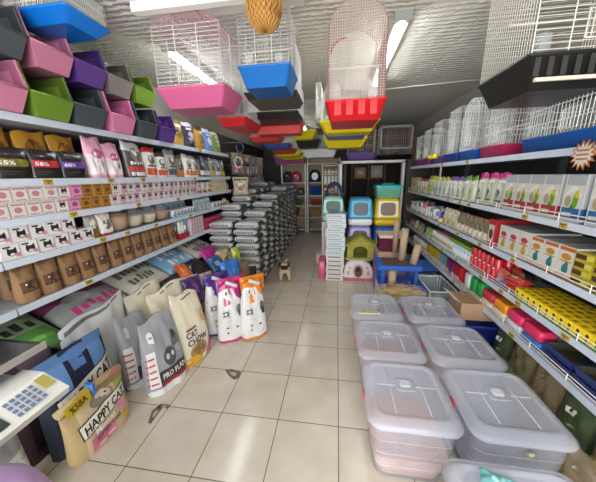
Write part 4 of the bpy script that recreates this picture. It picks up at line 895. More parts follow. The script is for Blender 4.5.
clear_store(xb+.01, 1.775, ('#c9b7a6', .16), 'clear lidded bin beside the shelving, middle of its row')
clear_store(xa-.035, 2.29, ('#cdb09e', .2), 'farthest clear lidded bin on the aisle side, yellow strip on its lid')
clear_store(xb-.01, 2.29, ('#b9a795', .2), 'farthest clear lidded bin beside the shelving, next to the glass tanks')
clear_store(.71, .715, ('#a89c90', .2), 'lidded bin with teal packet on top, cut by the lower picture edge', w=.50)
# yellow strip on the lid, teal packet, mark on a lid
p = onz(382, 313, .425)
put(mk(card(.19, .006, .035, '#f2efe6', [], '#f0ecdf', [('r', .1, .15, .92, .85, '#e8e23a'), ('r', .14, .4, .3, .7, '#c03030'), ('r', .34, .3, .88, .42, '#6a8a2a')]), 'label_strip', M_paper), 'label_strip', 'white and yellow strip lying on the farthest aisle-side bin lid', 'label', None, (.30, 2.105, .4215), .04)
put(mk(bag(.09, .12, .035, '#7fc4c8', [('e', .5, .5, .3, .2, '#a8dcdc')], 'pillow', 4, .004, lying=True), 'teal_packet', M_film), 'snack_packet', 'crumpled teal packet on the nearest bin lid at the bottom edge', 'packet', None, (.63, .83, .416), 1.2)
b = MB(); b.face([b.vert((.02*math.cos(k*math.pi/6)*(1.5 if k % 3 else 1), -l_*0+.016*math.sin(k*math.pi/6), 0)) for l_ in (0,) for k in range(12)], '#8a9a5a')
b.face([b.vert((.013*math.cos(k*math.pi/6), .010*math.sin(k*math.pi/6), .0006)) for k in range(12)], '#e6c9c9')
put(mk(b, 'sticker', M_paper), 'sticker', 'pale sticker with green rim on the front of the bin beside the shelving', 'sticker', None, (.90, 1.0505, .335), 0, (math.radians(85), 0, 0))

# ================================================================== BEHIND THE BINS
def tank(label, x, y, w, d, h, z=0.0, c='#cfe0dc', frame='#dfe4e2'):
    t = thing('glass_tank', label, 'glass tank', (x, y, z), 0, 'glass tanks under the bird-food shelving')
    b = MB(); b.box((-w/2, -d/2, .004), (w/2, -d/2+.004, h), c); b.box((-w/2, d/2-.004, .004), (w/2, d/2, h), c); b.box((-w/2, -d/2+.004, .004), (-w/2+.004, d/2-.004, h), c); b.box((w/2-.004, -d/2+.004, .004), (w/2, d/2-.004, h), c); b.build('glass_wall', M_glass, t)
    b = MB(); b.box((-w/2, -d/2, 0), (w/2, d/2, .006), '#9fb2ac')
    for zz in (.004, h-.006):
        for (ax, ay), (bx_, by) in (((-1, -1), (1, -1)), ((1, -1), (1, 1)), ((1, 1), (-1, 1)), ((-1, 1), (-1, -1))): b.tube([(ax*w/2, ay*d/2, zz), (bx_*w/2, by*d/2, zz)], .006, frame, 4)
    for ax in (-1, 1):
        for ay in (-1, 1): b.tube([(ax*w/2, ay*d/2, 0), (ax*w/2, ay*d/2, h)], .005, frame, 4)
    b.build('tank_frame', M_plas, t); return t
tank('glass tank holding blue and yellow things beyond the far clear bins', 1.14, 2.95, .28, .48, .30, .08)
tank('second glass tank farther under the shelving', 1.14, 3.52, .28, .5, .34, .0)
t = thing('low_stand', 'low board stand carrying the nearer glass tank', 'stand', (1.14, 2.95, 0)); b = MB(); b.box((-.145, -.25, .055), (.145, .25, .079), '#b8aca0'); b.build('board', M_wood, t)
for sx in (-.12, .12):
    for sy in (-.24, .24): b = MB(); b.box((sx-.02, sy-.02, 0), (sx+.02, sy+.02, .055), '#a09488'); b.build('leg', M_wood, t)
for i, (x, y, r_, c, nm) in enumerate(((1.07, 2.86, .045, '#2f6ab0', 'blue'), (1.17, 2.92, .05, '#e8c020', 'yellow'), (1.19, 2.81, .035, '#c8342c', 'red'))):
    b = MB(); b.lathe([(r_*math.sin(a*math.pi/8)+.0005, r_-r_*math.cos(a*math.pi/8)) for a in range(9)], c, 12); put(mk(b, 'ball', M_plas), 'toy_ball', f'{nm} ball lying in the nearer glass tank', 'ball', 'toy balls in the glass tank', (x, y, .0865))
# white slab box and cardboard box, blue tote beside bins
b = MB(); b.box((-.15, -.13, 0), (.15, .13, .16), '#b08a6a', '#a07a5c'); b.quad([(-.15, -.13, .16), (-.15, .13, .16), (-.22, .13, .2), (-.22, -.13, .2)], '#efe6da'); b.quad([(-.22, -.13, .201), (-.22, .13, .201), (-.15, .13, .161), (-.15, -.13, .161)], '#efe6da')
put(mk(b, 'carton_box', M_wood), 'cardboard_box', 'open brown cardboard box with pale flap on the floor before the glass tank', 'box', None, (1.27, 2.42, .302), 0)
t = thing('plastic_crate', 'dark blue plastic crate under the shelving beside the farthest bins', 'crate', (1.27, 2.42, .071)); frame_tray(.28, .5, .23, '#1c2f8c', .03, .02, c2='#142468').build('crate_body', M_plas, t)
# cat scratching tree group
def post(b, x, y, z0, z1, r=.045, c='#b39a7a', lean=(0, 0)): b.lathe([(r, 0), (r, z1-z0)], c, 14, (x, y, z0)) if lean == (0, 0) else b.tube([(x, y, z0), (x+lean[0], y+lean[1], z1)], r, c, 14)
t = thing('cat_tree', 'cat tree with blue platform and two sisal posts just behind the clear bins', 'cat tree', (.765, 3.05, 0))
b = MB(); b.box((-.24, -.22, .0), (.24, .24, .30), '#d8dae0'); b.box((-.2, -.225, .04), (.2, -.21, .26), '#9fb0cc'); b.build('box_body', M_plas, t)
b = MB(); b.rbox((-.27, -.10, .50), (.22, .25, .56), '#2f62b8', .02); b.build('blue_platform', M_cloth, t)
for sx_ in (-.23, .14):
    for sy_ in (-.08, .19): b = MB(); b.box((sx_, sy_, .302), (sx_+.04, sy_+.04, .50), '#2a58a8'); b.build('leg', M_cloth, t)
b = MB(); b.rbox((-.2, -.07, .561), (.1, .2, .575), '#5a4436', .02); b.build('dark_mat', M_cloth, t)
b = MB(); b.rbox((-.25, -.215, .301), (.25, .18, .33), '#3a6ac0', .02); b.build('lower_mat', M_cloth, t)
for x, y, z0, z1, ln in ((.03, .12, .576, .96, (.02, 0)), (.14, .02, .56, .79, (.05, .02)), (-.12, -.15, .331, .52, (.0, .0))):
    b = MB(); b.tube([(x, y, z0), (x+ln[0], y+ln[1], z1)], .042, '#b0977a', 14); b.build('sisal_post', M_sisal, t)
t = thing('cat_tree', 'maroon and beige cat tree behind the blue-platform one', 'cat tree', (.76, 3.62, 0))
b = MB(); b.box((-.2, -.16, 0), (.2, .2, .50), '#8f72a8'); b.build('lilac_base', M_cloth, t)
b = MB(); b.box((-.19, -.15, .501), (.17, .2, .57), '#c8a890'); b.build('beige_deck', M_cloth, t)
b = MB(); b.box((-.17, -.10, .571), (.15, .18, .76), '#5a1430'); b.build('maroon_box', M_cloth, t)
b = MB(); b.box((-.18, -.12, .761), (.17, .2, .80), '#d9c0b4'); b.build('top_pad', M_cloth, t)
b = MB(); post(b, .02, -.15, .571, 1.0, .034); b.build('sisal_post', M_sisal, t)
# straw bundle
b = MB(); rs = random.Random(3)
for k in range(500):
    x, y, z = rs.uniform(-.2, .2), rs.uniform(-.13, .13), rs.uniform(0, .09); a = rs.uniform(0, 6.3); l = rs.uniform(.02, .06); dz = rs.uniform(-.01, .02)
    b.tube([(x-l*math.cos(a), y-l*math.sin(a)*.6, max(.003, z)), (x+l*math.cos(a), y+l*math.sin(a)*.6, max(.003, z+dz))], .0018, rs.choice(('#d9b978', '#c09a58', '#a8824a', '#e3cc94')), 3, False)
o = b.build('straw', M_kraft); o.location = (.70, 2.68, .331); tag(o, 'heap of loose straw spilling behind the farthest clear bins', 'straw', None, 'stuff')
t = thing('low_table', 'low grey table carrying the straw behind the bins', 'table', (.70, 2.68, 0)); b = MB(); b.box((-.24, -.13, .30), (.24, .13, .33), '#b0aca6'); b.build('table_top', M_wood, t)
for sx in (-.2, .2):
    for sy in (-.1, .1): b = MB(); b.box((sx-.015, sy-.015, 0), (sx+.015, sy+.015, .30), '#8a8680'); b.build('leg', M_wood, t)
# extra blue tray leaning by the far shelf
t = thing('blue_basin', 'flat blue basin resting on the second glass tank', 'basin', (1.14, 3.5, .347)); frame_tray(.27, .4, .05, '#2f5fa8', .03, .03).build('basin_body', M_plas, t)
# green straw house on a carrier, scratching post beside
t = thing('cat_house', 'olive green woven cat house with gable roof above the pink cat cave', 'cat house', (.37, 3.99, .345)); t.scale = (1.15, .92, 1.0)
b = MB(); hw = .17; hz = .22
b.box((-hw-.03, -.17, 0), (hw+.03, .17, .025), '#98913c')
fr = [(-hw, -.14), (-hw, .14), (hw, .14), (hw, -.14)]
for (x0, y0), (x1, y1) in zip(fr[:-1], fr[1:]): b.quad([(x0, y0, .025), (x1, y1, .025), (x1, y1, hz), (x0, y0, hz)], '#9a9440'); b.quad([(x0*.94, y0*.94, hz), (x1*.94, y1*.94, hz), (x1*.94, y1*.94, .026), (x0*.94, y0*.94, .026)], '#6f6a2c')
def pill(x0, x1): b.box((x0, -.155, .025), (x1, -.125, hz), '#a39c46')
pill(-hw, -.09); pill(.09, hw)
ar = [(.09*math.cos(a*math.pi/8), .13+.07*math.sin(a*math.pi/8)) for a in range(9)]
top_ = [(hw, hz), (hw*.6, hz+.06), (0, hz+.13), (-hw*.6, hz+.06), (-hw, hz)]
b.face([b.vert((x, -.14, z)) for x, z in [(.09, .13)]+ar[1:-1]+[(-.09, .13), (-hw, .13)]+top_[::-1]+[(hw, .13)]], '#a8a24a')
b.face([b.vert((x, .14, z)) for x, z in [(-hw, hz), (hw, hz), (0, hz+.13)]], '#98913c'); b.build('woven_wall', M_cloth, t)
b = MB()
for sx in (-1, 1):
    P = [(0, hz+.155), (sx*(hw+.05), hz-.005)]; Q = [(0, hz+.125), (sx*(hw+.04), hz-.035)]
    for yy0, yy1 in ((-.19, .18),):
        q = [(P[0][0], yy0, P[0][1]), (P[1][0], yy0, P[1][1]), (P[1][0], yy1, P[1][1]), (P[0][0], yy1, P[0][1])]; q2 = [(Q[0][0], yy0, Q[0][1]), (Q[1][0], yy0, Q[1][1]), (Q[1][0], yy1, Q[1][1]), (Q[0][0], yy1, Q[0][1])]
        i1 = [b.vert(p) for p in q]; i2 = [b.vert(p) for p in q2]
        b.face(i1, '#99953c'); b.face(i2[::-1], '#7f7a30')
        for k in range(4): b.face((i1[k], i2[k], i2[(k+1) % 4], i1[(k+1) % 4]), '#8a8536')
b.build('gable_roof', M_cloth, t)
b = MB(); b.tube([(.215, -.14, .026), (.215, -.14, .34)], .028, '#b39a7a', 12); b.build('sisal_post', M_sisal, t)
# support box below the house: pink cave with a pug picture
t = thing('cat_cave', 'pink cat cave printed with a dog picture, under the green house', 'cat cave', (.35, 3.98, 0)); t.scale = (.92, .88, 1)
b = MB(); ids = []
def cavept(u, y): a = math.pi*u; return Vector((.235*math.cos(a)*(1 if abs(math.cos(a)) < .9 else 1), y, .05+.27*max(0, math.sin(a))**.55))
for yy in (-.17, .19):
    ids.append([b.vert(cavept(k/16, yy)) for k in range(17)])
for k in range(16): b.face((ids[0][k], ids[1][k], ids[1][k+1], ids[0][k+1]), '#e6dbd8', True)
b.face(ids[0], '#e9dfdc'); b.face(ids[1][::-1], '#e9dfdc')
b.build('cave_shell', M_cloth, t)
b = MB(); b.decals(lambda u, v, off: Vector(((u-.5)*.46, -.171-off, .05+v*.27)), [('e', .5, .42, .2, .42, '#cbb6b0'), ('e', .5, .38, .14, .34, '#7a4a42'), ('e', .48, .5, .08, .14, '#3a2a28'), ('e', .15, .3, .06, .14, '#e0a8b0'), ('e', .85, .3, .06, .14, '#e0a8b0'), ('e', .2, .6, .05, .09, '#d8b0b0'), ('e', .8, .62, .05, .09, '#d8b0b0')]); b.build('dog_print', M_cloth, t)
b = MB(); b.rbox((-.25, -.19, 0), (.25, .2, .05), '#d27a8c', .05); b.build('pink_cushion', M_cloth, t)
b = MB(); b.box((-.2, -.13, .3205), (.2, .15, .344), '#c6b9a8'); b.build('flat_top', M_cloth, t)
# enclosed litter boxes, stacked
def litter_box(label, loc, hood, basec, win, w=.40, d=.42, h=.40, rz=0.0, frame='#e9e6e0', glass='#7f8a8e', group='hooded litter boxes'):
    t = thing('litter_box', label, 'litter box', loc, rz, group)
    b = MB(); b.rbox((-w/2+.01, -d/2+.01, 0), (w/2-.01, d/2-.01, .12), basec, .05); b.build('base', M_plas, t)
    b = MB(); R_ = .05
    rr = [b.ring(-w/2, -d/2, w/2, d/2, .121, R_, 4), b.ring(-w/2, -d/2, w/2, d/2, .15, R_, 4), b.ring(-w/2+.03, -d/2+.04, w/2-.03, d/2-.02, h-.04, R_, 4), b.ring(-w/2+.06, -d/2+.08, w/2-.06, d/2-.05, h, R_, 4)]
    b.skin(rr, hood); b.face(rr[-1], hood); b.face(rr[0][::-1], hood); b.build('hood', M_plas, t)
    sl = .04/(h-.19); M0 = lambda x, z, o_: Vector((x, -d/2+(z-.15)*sl-.002-o_, z))
    b = MB(); b.decals(lambda u, v, off: M0((u-.5)*.29, .15+v*(h-.20), off+.001), [('r', 0, 0, 1, 1, frame)]); b.build('door_frame', M_plas, t)
    b = MB(); dd = []
    for k in range(16): a = 2*math.pi*k/16; ca, sa = math.cos(a), math.sin(a); dd.append((math.copysign(abs(ca)**.5, ca)*.115, math.copysign(abs(sa)**.5, sa)*(h-.20)*.42))
    b.face([b.vert(M0(x, .15+(h-.20)*.5+z, .004)) for x, z in dd], win); b.build('flap_door', M_paper, t)
    return t
litter_box('lilac hooded litter box, bottom of the stack behind the green house', (.383, 4.38, .36), '#a08cc8', '#b8a8d8', '#57505f', h=.43, frame='#b4a2d8')
litter_box('bright blue and white hooded litter box on top of the lilac one', (.383, 4.38, .795), '#3f9cc8', '#e6e4de', '#5f6d75', h=.44, frame='#58aed4')
litter_box('blue hooded litter box under the yellow one', (.797, 4.38, .36), '#2a6ac0', '#d8b01c', '#4c5560', h=.43, frame='#2f78cc')
litter_box('yellow and white hooded litter box with tan flap, under the teal tray', (.797, 4.38, .795), '#dcc020', '#e0b414', '#85735c', h=.44, frame='#e9e0cc')
b = MB(); b.box((-.43, -.2, 0), (.43, .2, .358), '#4a3a4c'); t = thing('storage_chest', 'dark low chest carrying the hooded litter boxes', 'chest', (.59, 4.38, 0)); b.build('chest_body', M_wood, t); b = MB(); b.box((-.4, -.21, .03), (.4, -.201, .33), '#5a2a48'); b.build('chest_front', M_wood, t)
t = thing('litter_tray', 'teal lidded tray on top of the yellow litter box', 'tray', (.797, 4.38, 1.237)); frame_tray(.37, .36, .13, '#7cc4a4', .012, .03).build('tray_body', M_plas, t)
b = MB(); b.rbox((-.2, -.2, .143), (.2, .2, .19), '#3fb4b0', .03); b.build('tray_lid', M_plas, t)
b = MB(); b.rbox((-.1, -.08, .191), (.1, .08, .215), '#2a8a70', .02); b.build('handle', M_plas, t)

# stack of white wet-food packs with mint carrier on top
def pack(): return mk(card(.27, .068, .28, '#ddd6cf', [('r', .06, .2, .94, .8, '#e9ded2')]+[('r', .12+.09*k, .34, .185+.09*k, .66, '#3a3030') for k in range(8)], '#cfc8c4', [('r', .1, .1, .9, .9, '#d8e0e4')], sides=[('r', .1, .2, .9, .8, '#9fb4c4')]), 'pad_pack', M_film)
PK = pack(); PKb = mk(card(.28, .068, .29, '#c2cdd2', [('r', .06, .2, .94, .8, '#dfe0de')]+[('r', .12+.09*k, .36, .17+.09*k, .6, '#4a5260') for k in range(8)], '#a8c0cc', sides=[('r', .1, .2, .9, .8, '#5a9ac0')]), 'pad_pack', M_film)
for k in range(12):
    up_ = k > 5
    put(PKb if up_ else PK, 'pet_pad_pack', f'{"blue-wrapped" if up_ else "white"} pack in the waist-high stack on the aisle floor, {ORD[k]} from the floor', 'pack', 'packs stacked on the aisle floor', (-.005+random.uniform(-.01, .01), 3.95+random.uniform(-.01, .01), .001+k*.0693), random.uniform(-.05, .05))
for k in range(3): put(PKb, 'pet_pad_pack', f'blue-wrapped pack, {("lowest", "middle", "highest")[k]} of the short pile topping the pad stack', 'pack', 'packs topping the stack', (.01, 3.96, .836+k*.0693), -.06*k)
litter_box('mint green carrier with grey door behind the stack of packs', (-.05, 4.38, .86), '#9fd4c0', '#a8d8c8', '#5a7a6c', w=.36, h=.40, frame='#b8e4d4', group='carriers')
b = MB(); b.box((-.18, -.18, 0), (.18, .18, .858), '#cbb9b4'); b.box((-.15, -.185, .1), (.15, -.181, .8), '#bfa8a4'); put(mk(b, 'tall_box', M_wood), 'tall_carton', 'tall pale carton carrying the mint green carrier', 'box', None, (-.05, 4.38, 0))
b = MB(); P = [(.12*math.cos(a*math.pi/10), 0, .0+.17*math.sin(a*math.pi/10)) for a in range(11)]; b.tube(P, .03, '#243a5c', 10); b.box((-.15, -.06, -.03), (-.09, .06, .02), '#243a5c'); b.box((.09, -.06, -.03), (.15, .06, .02), '#243a5c')
put(mk(b, 'blue_arch', M_cloth), 'pet_collar', 'navy arched padded handle piece standing on the mint green carrier', 'padded arch', None, (-.04, 4.38, 1.292))
b = MB(); b.rbox((-.09, -.11, 0), (.09, .11, .17), '#d9c6b4', .01); put(mk(b, 'low_carton', M_wood), 'small_carton', 'small beige carton on the aisle floor left of the pad stack', 'box', None, (-.27, 4.75, 0))
b = MB(); b.rbox((-.05, -.16, 0), (.05, .16, .30), '#d85a7c', .02); put(mk(b, 'pink_crate', M_plas), 'slim_bin', 'slim pink plastic bin beside the pad stack', 'bin', None, (-.21, 4.0, 0))
# ================================================================== KIBBLE SACK STACKS
def sack(seed, wht=.5):
    """lying sack .40 long (y), .34 wide (x), .085 thick; pale printed end toward -y, black sides with pale patches"""
    b = MB(); rs = random.Random(seed); n, m_ = 16, 8; a, l, t = .172, .203, .0475
    a1, a2 = rs.uniform(0, 6), rs.uniform(0, 6)
    def P(th, ph):
        sg = lambda x, e: math.copysign(abs(x)**e, x)
        x = a*sg(math.cos(ph), .5)*sg(math.cos(th), .3); y = l*sg(math.cos(ph), .5)*sg(math.sin(th), .3); z = t*sg(math.sin(ph), .75)
        z += .005*math.sin(14*x+a1)*math.cos(11*y+a2)*(1-abs(z)/t*.3)
        return Vector((x, y, z+t))
    ids = [[b.vert(P(2*math.pi*(k+.5)/n, math.pi*(j/m_-.5))) for k in range(n)] for j in range(m_+1)]
    for j in range(m_):
        for k in range(n):
            q = [ids[j][k], ids[j][(k+1) % n], ids[j+1][(k+1) % n], ids[j+1][k]]; c = sum((b.v[i] for i in q), Vector())/4
            if c.y < -.115: col = '#cfcdc9'
            elif c.z > .075: col = '#a6a8ad' if rs.random() < wht else '#4c4f56'
            else: col = '#232427' if rs.random() > .06 else '#8f9296'
            b.face(q, col, True)
    for k in range(10):
        x = -.12+.026*k; b.quad([(x, -.2066, .034), (x+.017, -.2066, .034), (x+.017, -.2066, .066), (x, -.2066, .066)], '#6a6a6e')
    for k in range(5):
        y = -.13+.06*k; b.quad([(.1735, y, .03), (.1735, y+.03, .03), (.1735, y+.03, .06), (.1735, y, .06)], rs.choice(('#a8aaac', '#6b3f38', '#7c8086')))
    return mk(b, 'kibble_sack', M_film)
SK = [sack(i, .35+.12*i) for i in range(5)]
rowsY = [3.55+.43*i for i in range(9)]
rn = ['nearest', 'second', 'third', 'fourth', 'fifth', 'sixth', 'seventh', 'eighth', 'ninth']
for i, y in enumerate(rowsY):
    for cx_, cname, cnt_ in ((-1.245, 'aisle', (10, 11, 12, 13, 13, 14, 14, 14, 14)[i]), (-1.62, 'wall', (10, 12, 13, 14, 14, 15, 15, 14, 14)[i])):
        for k in range(cnt_):
            if cname == 'wall' and i > 0 and k < cnt_-3: continue
            lv = cnt_-1-k
            put(SK[(i*3+k) % 5], 'kibble_sack', f'pale-ended black kibble sack, {ORD[lv]} from the top of the {rn[i]} {cname}-side stack', 'sack', 'kibble sacks stacked along the aisle', (cx_+random.uniform(-.018, .018), y+random.uniform(-.008, .008), .001+k*.0985), random.uniform(-.018, .018))
# filler of unseen wall-side sacks is left out: a pallet-like plinth carries the visible top sacks
for i, y in enumerate(rowsY[1:]):
    cnt_ = (12, 13, 14, 14, 15, 15, 14, 14)[i]
    b = MB(); b.rbox((-.16, -.195, 0), (.16, .195, (cnt_-3)*.0985-.002), '#2c2c2e', .03)
    put(mk(b, 'sack_block', M_film), 'wrapped_sack_pallet', f'dark wrapped block of sacks under the {rn[i+1]} wall-side stack top', 'pallet', 'wrapped blocks behind the aisle stacks', (-1.60, y, 0))
hb = mk(bag(.26, .30, .10, '#c9b89a', [('e', .5, .5, .3, .25, '#8a5a34'), ('r', .1, .8, .9, .9, '#3a6a4a')], 'pillow', 9), 'tan_bag', M_film)
put(hb, 'dog_food_bag', 'tan dog food bag standing on the wall-side sacks near the blister rack', 'bag', None, (-1.64, 4.38, 1.29), .3)
# first stack end piece: black bag leaning at the foot of the stacks
lb_ = mk(bag(.24, .40, .10, '#1f2226', [('r', .1, .1, .25, .9, '#3a3e44'), ('r', .05, .02, .3, .08, '#6a9a8a')], 'gusset', 12), 'black_bag', M_film)
put(lb_, 'dog_food_bag', 'slim black bag leaning at the foot of the nearest sack stack', 'bag', None, (-1.15, 3.12, .02), .5, (math.radians(-8), 0, .5))

# ================================================================== BAGS ON THE FLOOR AND LOW SHELF (camera's lower left)
def stand(me, name, label, A, wdt, ang, th, cat='cat food bag', tilt=0.0, group=None, z=0.0):
    """A is the base corner nearest the camera; ang the direction of the bag's width"""
    a = math.radians(ang); d = Vector((math.cos(a), math.sin(a), 0)); n_ = Vector((-math.sin(a), math.cos(a), 0))
    c = Vector((A[0], A[1], z))+d*(wdt/2)+n_*(th/2)
    return put(me, name, label, cat, group, c, a, (math.radians(tilt), 0, a))
# kitten bag, folded top
W, Hh = .40, .36
def kb_col(u, v):
    if v > .9: return '#a58a5c'
    if u > .55: return '#a8b458' if v > .35 else '#c9b27e'
    if u < -.62: return '#c2a878'
    return '#d6c39a' if v < .9 else '#b49a6a'
it = [('e', .55, .80, .2, .12, '#9b8c7c'), ('e', .56, .84, .1, .06, '#d8d0c4'), ('e', .50, .83, .02, .018, '#2a2420'), ('e', .62, .83, .02, .018, '#2a2420'),
      ('p', [(.22, .04), (.72, .04), (.90, .22), (.88, .56), (.30, .42)], '#e59aae'), ('r', .22, .06, .60, .3, '#e08aa2'),
      ('p', [(.14, .36), (.96, .56), (.98, .80), (.12, .62)], '#26221e'), ('p', [(.155, .38), (.945, .575), (.965, .78), (.135, .60)], '#f1ece0'),
      ('t', 'HAPPY CAT', .18, .42, .145, .74, .215, '#1e1a18'), ('t', 'Minkas', .30, .31, .10, .34, .18, '#fdf4f4'), ('t', 'KITTEN CARE', .30, .20, .065, .42, .18, '#7a2a3c'), ('r', .30, .10, .42, .14, '#f4dfe4'), ('r', .46, .12, .58, .16, '#f4dfe4'), ('e', .80, .20, .07, .04, '#e2c432')]
me = mk(bag(W, Hh, .14, kb_col, it, 'stand', 3, .003, n=26, crimp=None), 'happy_bag', M_matte)
t = stand(None, 'kitten_food_bag', 'tan and green bag with pink panel and rolled top, nearest standing bag on the floor', (-1.385, .905), W, 87, .15)
o = link('bag_body', me, t)
b = MB(); b.tube([(-.195, 0, Hh+.002), (-.06, .004, Hh+.012), (.08, -.002, Hh+.01), (.195, 0, Hh+.0)], [.024, .021, .02, .022], '#c4a878', 10); b.build('rolled_top', M_kraft, t)
b = MB(); b.rbox((-.017, -.03, Hh-.03), (.008, .026, Hh+.045), '#4a86d8', .006); b.build('blue_clip', M_shine, t)
b = MB(); b.decals(lambda u, v, off: Vector((-.17+u*.14, -.035-off+.018*v, Hh-.045+.062*v+.02*u)), [('r', 0, 0, 1, 1, '#e3c52a'), ('t', '%58A', .15, .2, .55, .7, 0, '#5a3a1a')]); b.build('yellow_sticker', M_paper, t)
b = MB(); b.decals(lambda u, v, off: Vector((.1+u*.09, -.023-off, Hh-.008+.02*v)), [('r', 0, 0, 1, 1, '#d88a90')]); b.build('pink_label', M_paper, t)
# blue Happy Cat bag
W = .44
it = [('p', [(.30, 0), (.62, 0), (.70, 1), (.36, 1)], '#1f2440'), ('r', .42, .78, .60, .97, '#5a86c4'), ('r', .42, .58, .58, .61, '#c8d0e0'),
      ('p', [(.12, .38), (.99, .50), (.99, .74), (.11, .60)], '#1c1a1a'), ('p', [(.13, .395), (.975, .515), (.975, .725), (.125, .585)], '#efeae0'), ('t', 'HAPPY CAT', .16, .425, .125, .78, .165, '#1a1818')]
me = mk(bag(W, .60, .16, lambda u, v: '#23283a' if u < -.7 or u > .85 or v < .12 else '#6a97d0', it, 'gusset', 13, .002, n=24, crimp='#5c86bc'), 'blue_bag', M_matte)
stand(me, 'cat_food_bag', 'blue and navy bag with black lettering on white band, behind the tan kitten bag', (-1.515, .93), W, 88, .15, tilt=-3)
# maroon dark bag behind
me = mk(bag(.36, .60, .13, '#4c3440', [('r', .35, .1, .5, 1, '#2c1c26'), ('r', .5, .1, .95, .95, '#5a4450'), ('r', .6, .72, .8, .76, '#a08a94')], 'gusset', 14, .002, n=20, crimp='#5c4450'), 'maroon_bag', M_matte)
stand(me, 'cat_food_bag', 'dark maroon bag standing behind the blue and navy bag', (-1.68, .80), .36, 88, .13, tilt=-1)
# grey pro bags
def pro(seed): 
    return [('r', .0, .12, .24, .60, '#efece8')]+[('r', .02, .16+.085*k, .20, .185+.085*k, '#cf4a5a') for k in range(5)]+[('r', 0, 0, 1, .09, '#efecea'), ('r', .24, .14, 1, .30, '#383638'), ('r', .24, .10, 1, .145, '#a82040'),
            ('t', 'PRO PLAN', .30, .18, .075, .62, .02, '#f4f0ec'), ('e', .56, .44, .16, .12, '#55555a'), ('e', .50, .45, .05, .04, '#d8d6d4'), ('e', .64, .46, .04, .035, '#d8d6d4'), ('e', .80, .60, .13, .12, '#706f74'), ('e', .78, .70, .06, .06, '#4a494e'), ('e', .82, .5, .1, .05, '#b9b7b9'),
            ('p', [(.14, .74), (.26, .71), (.27, .84), (.21, .88), (.13, .85)], '#e8e6e4'), ('r', .16, .78, .24, .81, '#8a8a8e')]
for nm, A, ang, sd, lb, hh in (('a', (-1.30, 1.385), 68, 21, 'silver grey bag with white foot, front row beside the lettered cream bag', .60), ('b', (-1.50, 1.43), 80, 22, 'silver grey bag behind the front one, between blue bag and cream bags', .58)):
    me = mk(bag(.33, hh, .15, lambda u, v: '#a3a3a8' if v > .09 else '#e9e7e6', pro(sd), 'stand', sd, .004, n=26, side='#a5a5a8', pinch=.28), 'silver_bag', M_film)
    stand(me, 'cat_food_bag', lb, A, .33, ang, .15, tilt=-2)
# cream bags (front one lettered CAT CHOW)
cc_it = [('t', 'CAT', .16, .40, .085, .34, -.05, '#2c2a4c'), ('t', 'CHOW', .16, .29, .085, .62, -.05, '#2c2a4c'), ('r', .18, .50, .5, .525, '#8a2a30'), ('e', .45, .17, .27, .11, '#b08a5a'), ('e', .45, .17, .18, .07, '#8c6a3c'), ('r', .0, .0, .5, .06, '#e0a22a'), ('e', .2, .06, .25, .07, '#e6ae30'), ('p', [(.62, .02), (.98, .02), (.98, .26), (.8, .18)], '#d8667a'), ('e', .86, .60, .16, .11, '#dfae8c'), ('r', .3, .94, .7, .955, '#5a3a34')]
me = mk(bag(.36, .64, .17, '#e9e0c6', cc_it, 'stand', 31, .003, n=24, pinch=.18), 'chow_bag', M_matte)
stand(me, 'cat_food_bag', 'cream bag with dark blue lettering and round biscuit picture, front row', (-1.215, 1.70), .36, 78, .17, tilt=-2)
cream = mk(bag(.42, .64, .2, '#e4dcc2', [('r', .3, .955, .7, .97, '#6a4a44'), ('e', .85, .4, .12, .15, '#d8c0a0')], 'stand', 32, .010, n=16), 'cream_bag', M_matte)
stand(cream, 'cat_food_bag', 'plain cream bag right behind the silver grey front bag and lettered cream bag', (-1.46, 1.79), .38, 78, .17, tilt=-3)
stand(cream, 'cat_food_bag', 'plain cream bag farther back, beside the translucent white sack', (-1.665, 1.76), .38, 86, .14, tilt=-1)
me = mk(bag(.50, .67, .14, '#e6e5e5', [('p', [(.05, .9), (.9, .97), (.9, .99), (.05, .95)], '#7a7a7c'), ('e', .1, .7, .12, .12, '#b8b8bc')], 'stand', 33, .012, n=20), 'granule_sack', M_film)
stand(me, 'litter_sack', 'shiny translucent white sack behind the blue and navy bag', (-1.675, 1.23), .48, 88, .14, cat='sack', tilt=-1)
# purple, pink, orange topped white bags
def wp(c, seed):
    it_ = [('p', [(.05, .62), (.5, .66), (.62, .80), (.5, .97), (.05, .97)], c), ('e', .32, .82, .1, .05, '#e9e4e0'), ('e', .34, .84, .045, .03, '#1e1c1c'), ('p', [(.62, .97), (.98, .97), (.98, .7), (.8, .78)], c), ('r', .12, .44, .44, .58, '#d8d4d0'), ('r', .17, .47, .39, .55, '#4a4a4a'), ('e', .28, .51, .05, .025, '#e0dcd8'),
           ('r', .1, .38, .5, .385, '#b0aca8'), ('r', .26, .26, .36, .28, '#3a3a3a'), ('e', .31, .18, .03, .02, '#b03040'), ('r', .62, .24, .7, .27, '#4a4a4a'), ('e', .82, .55, .12, .09, '#77777c'), ('e', .84, .48, .08, .06, '#3e3e42')]
    return bag(.285, .58, .14, lambda u, v: c if v < .035 else ('#e8e5e1' if v < .93 else c), it_, 'stand', seed, .004, n=24, pinch=.42)
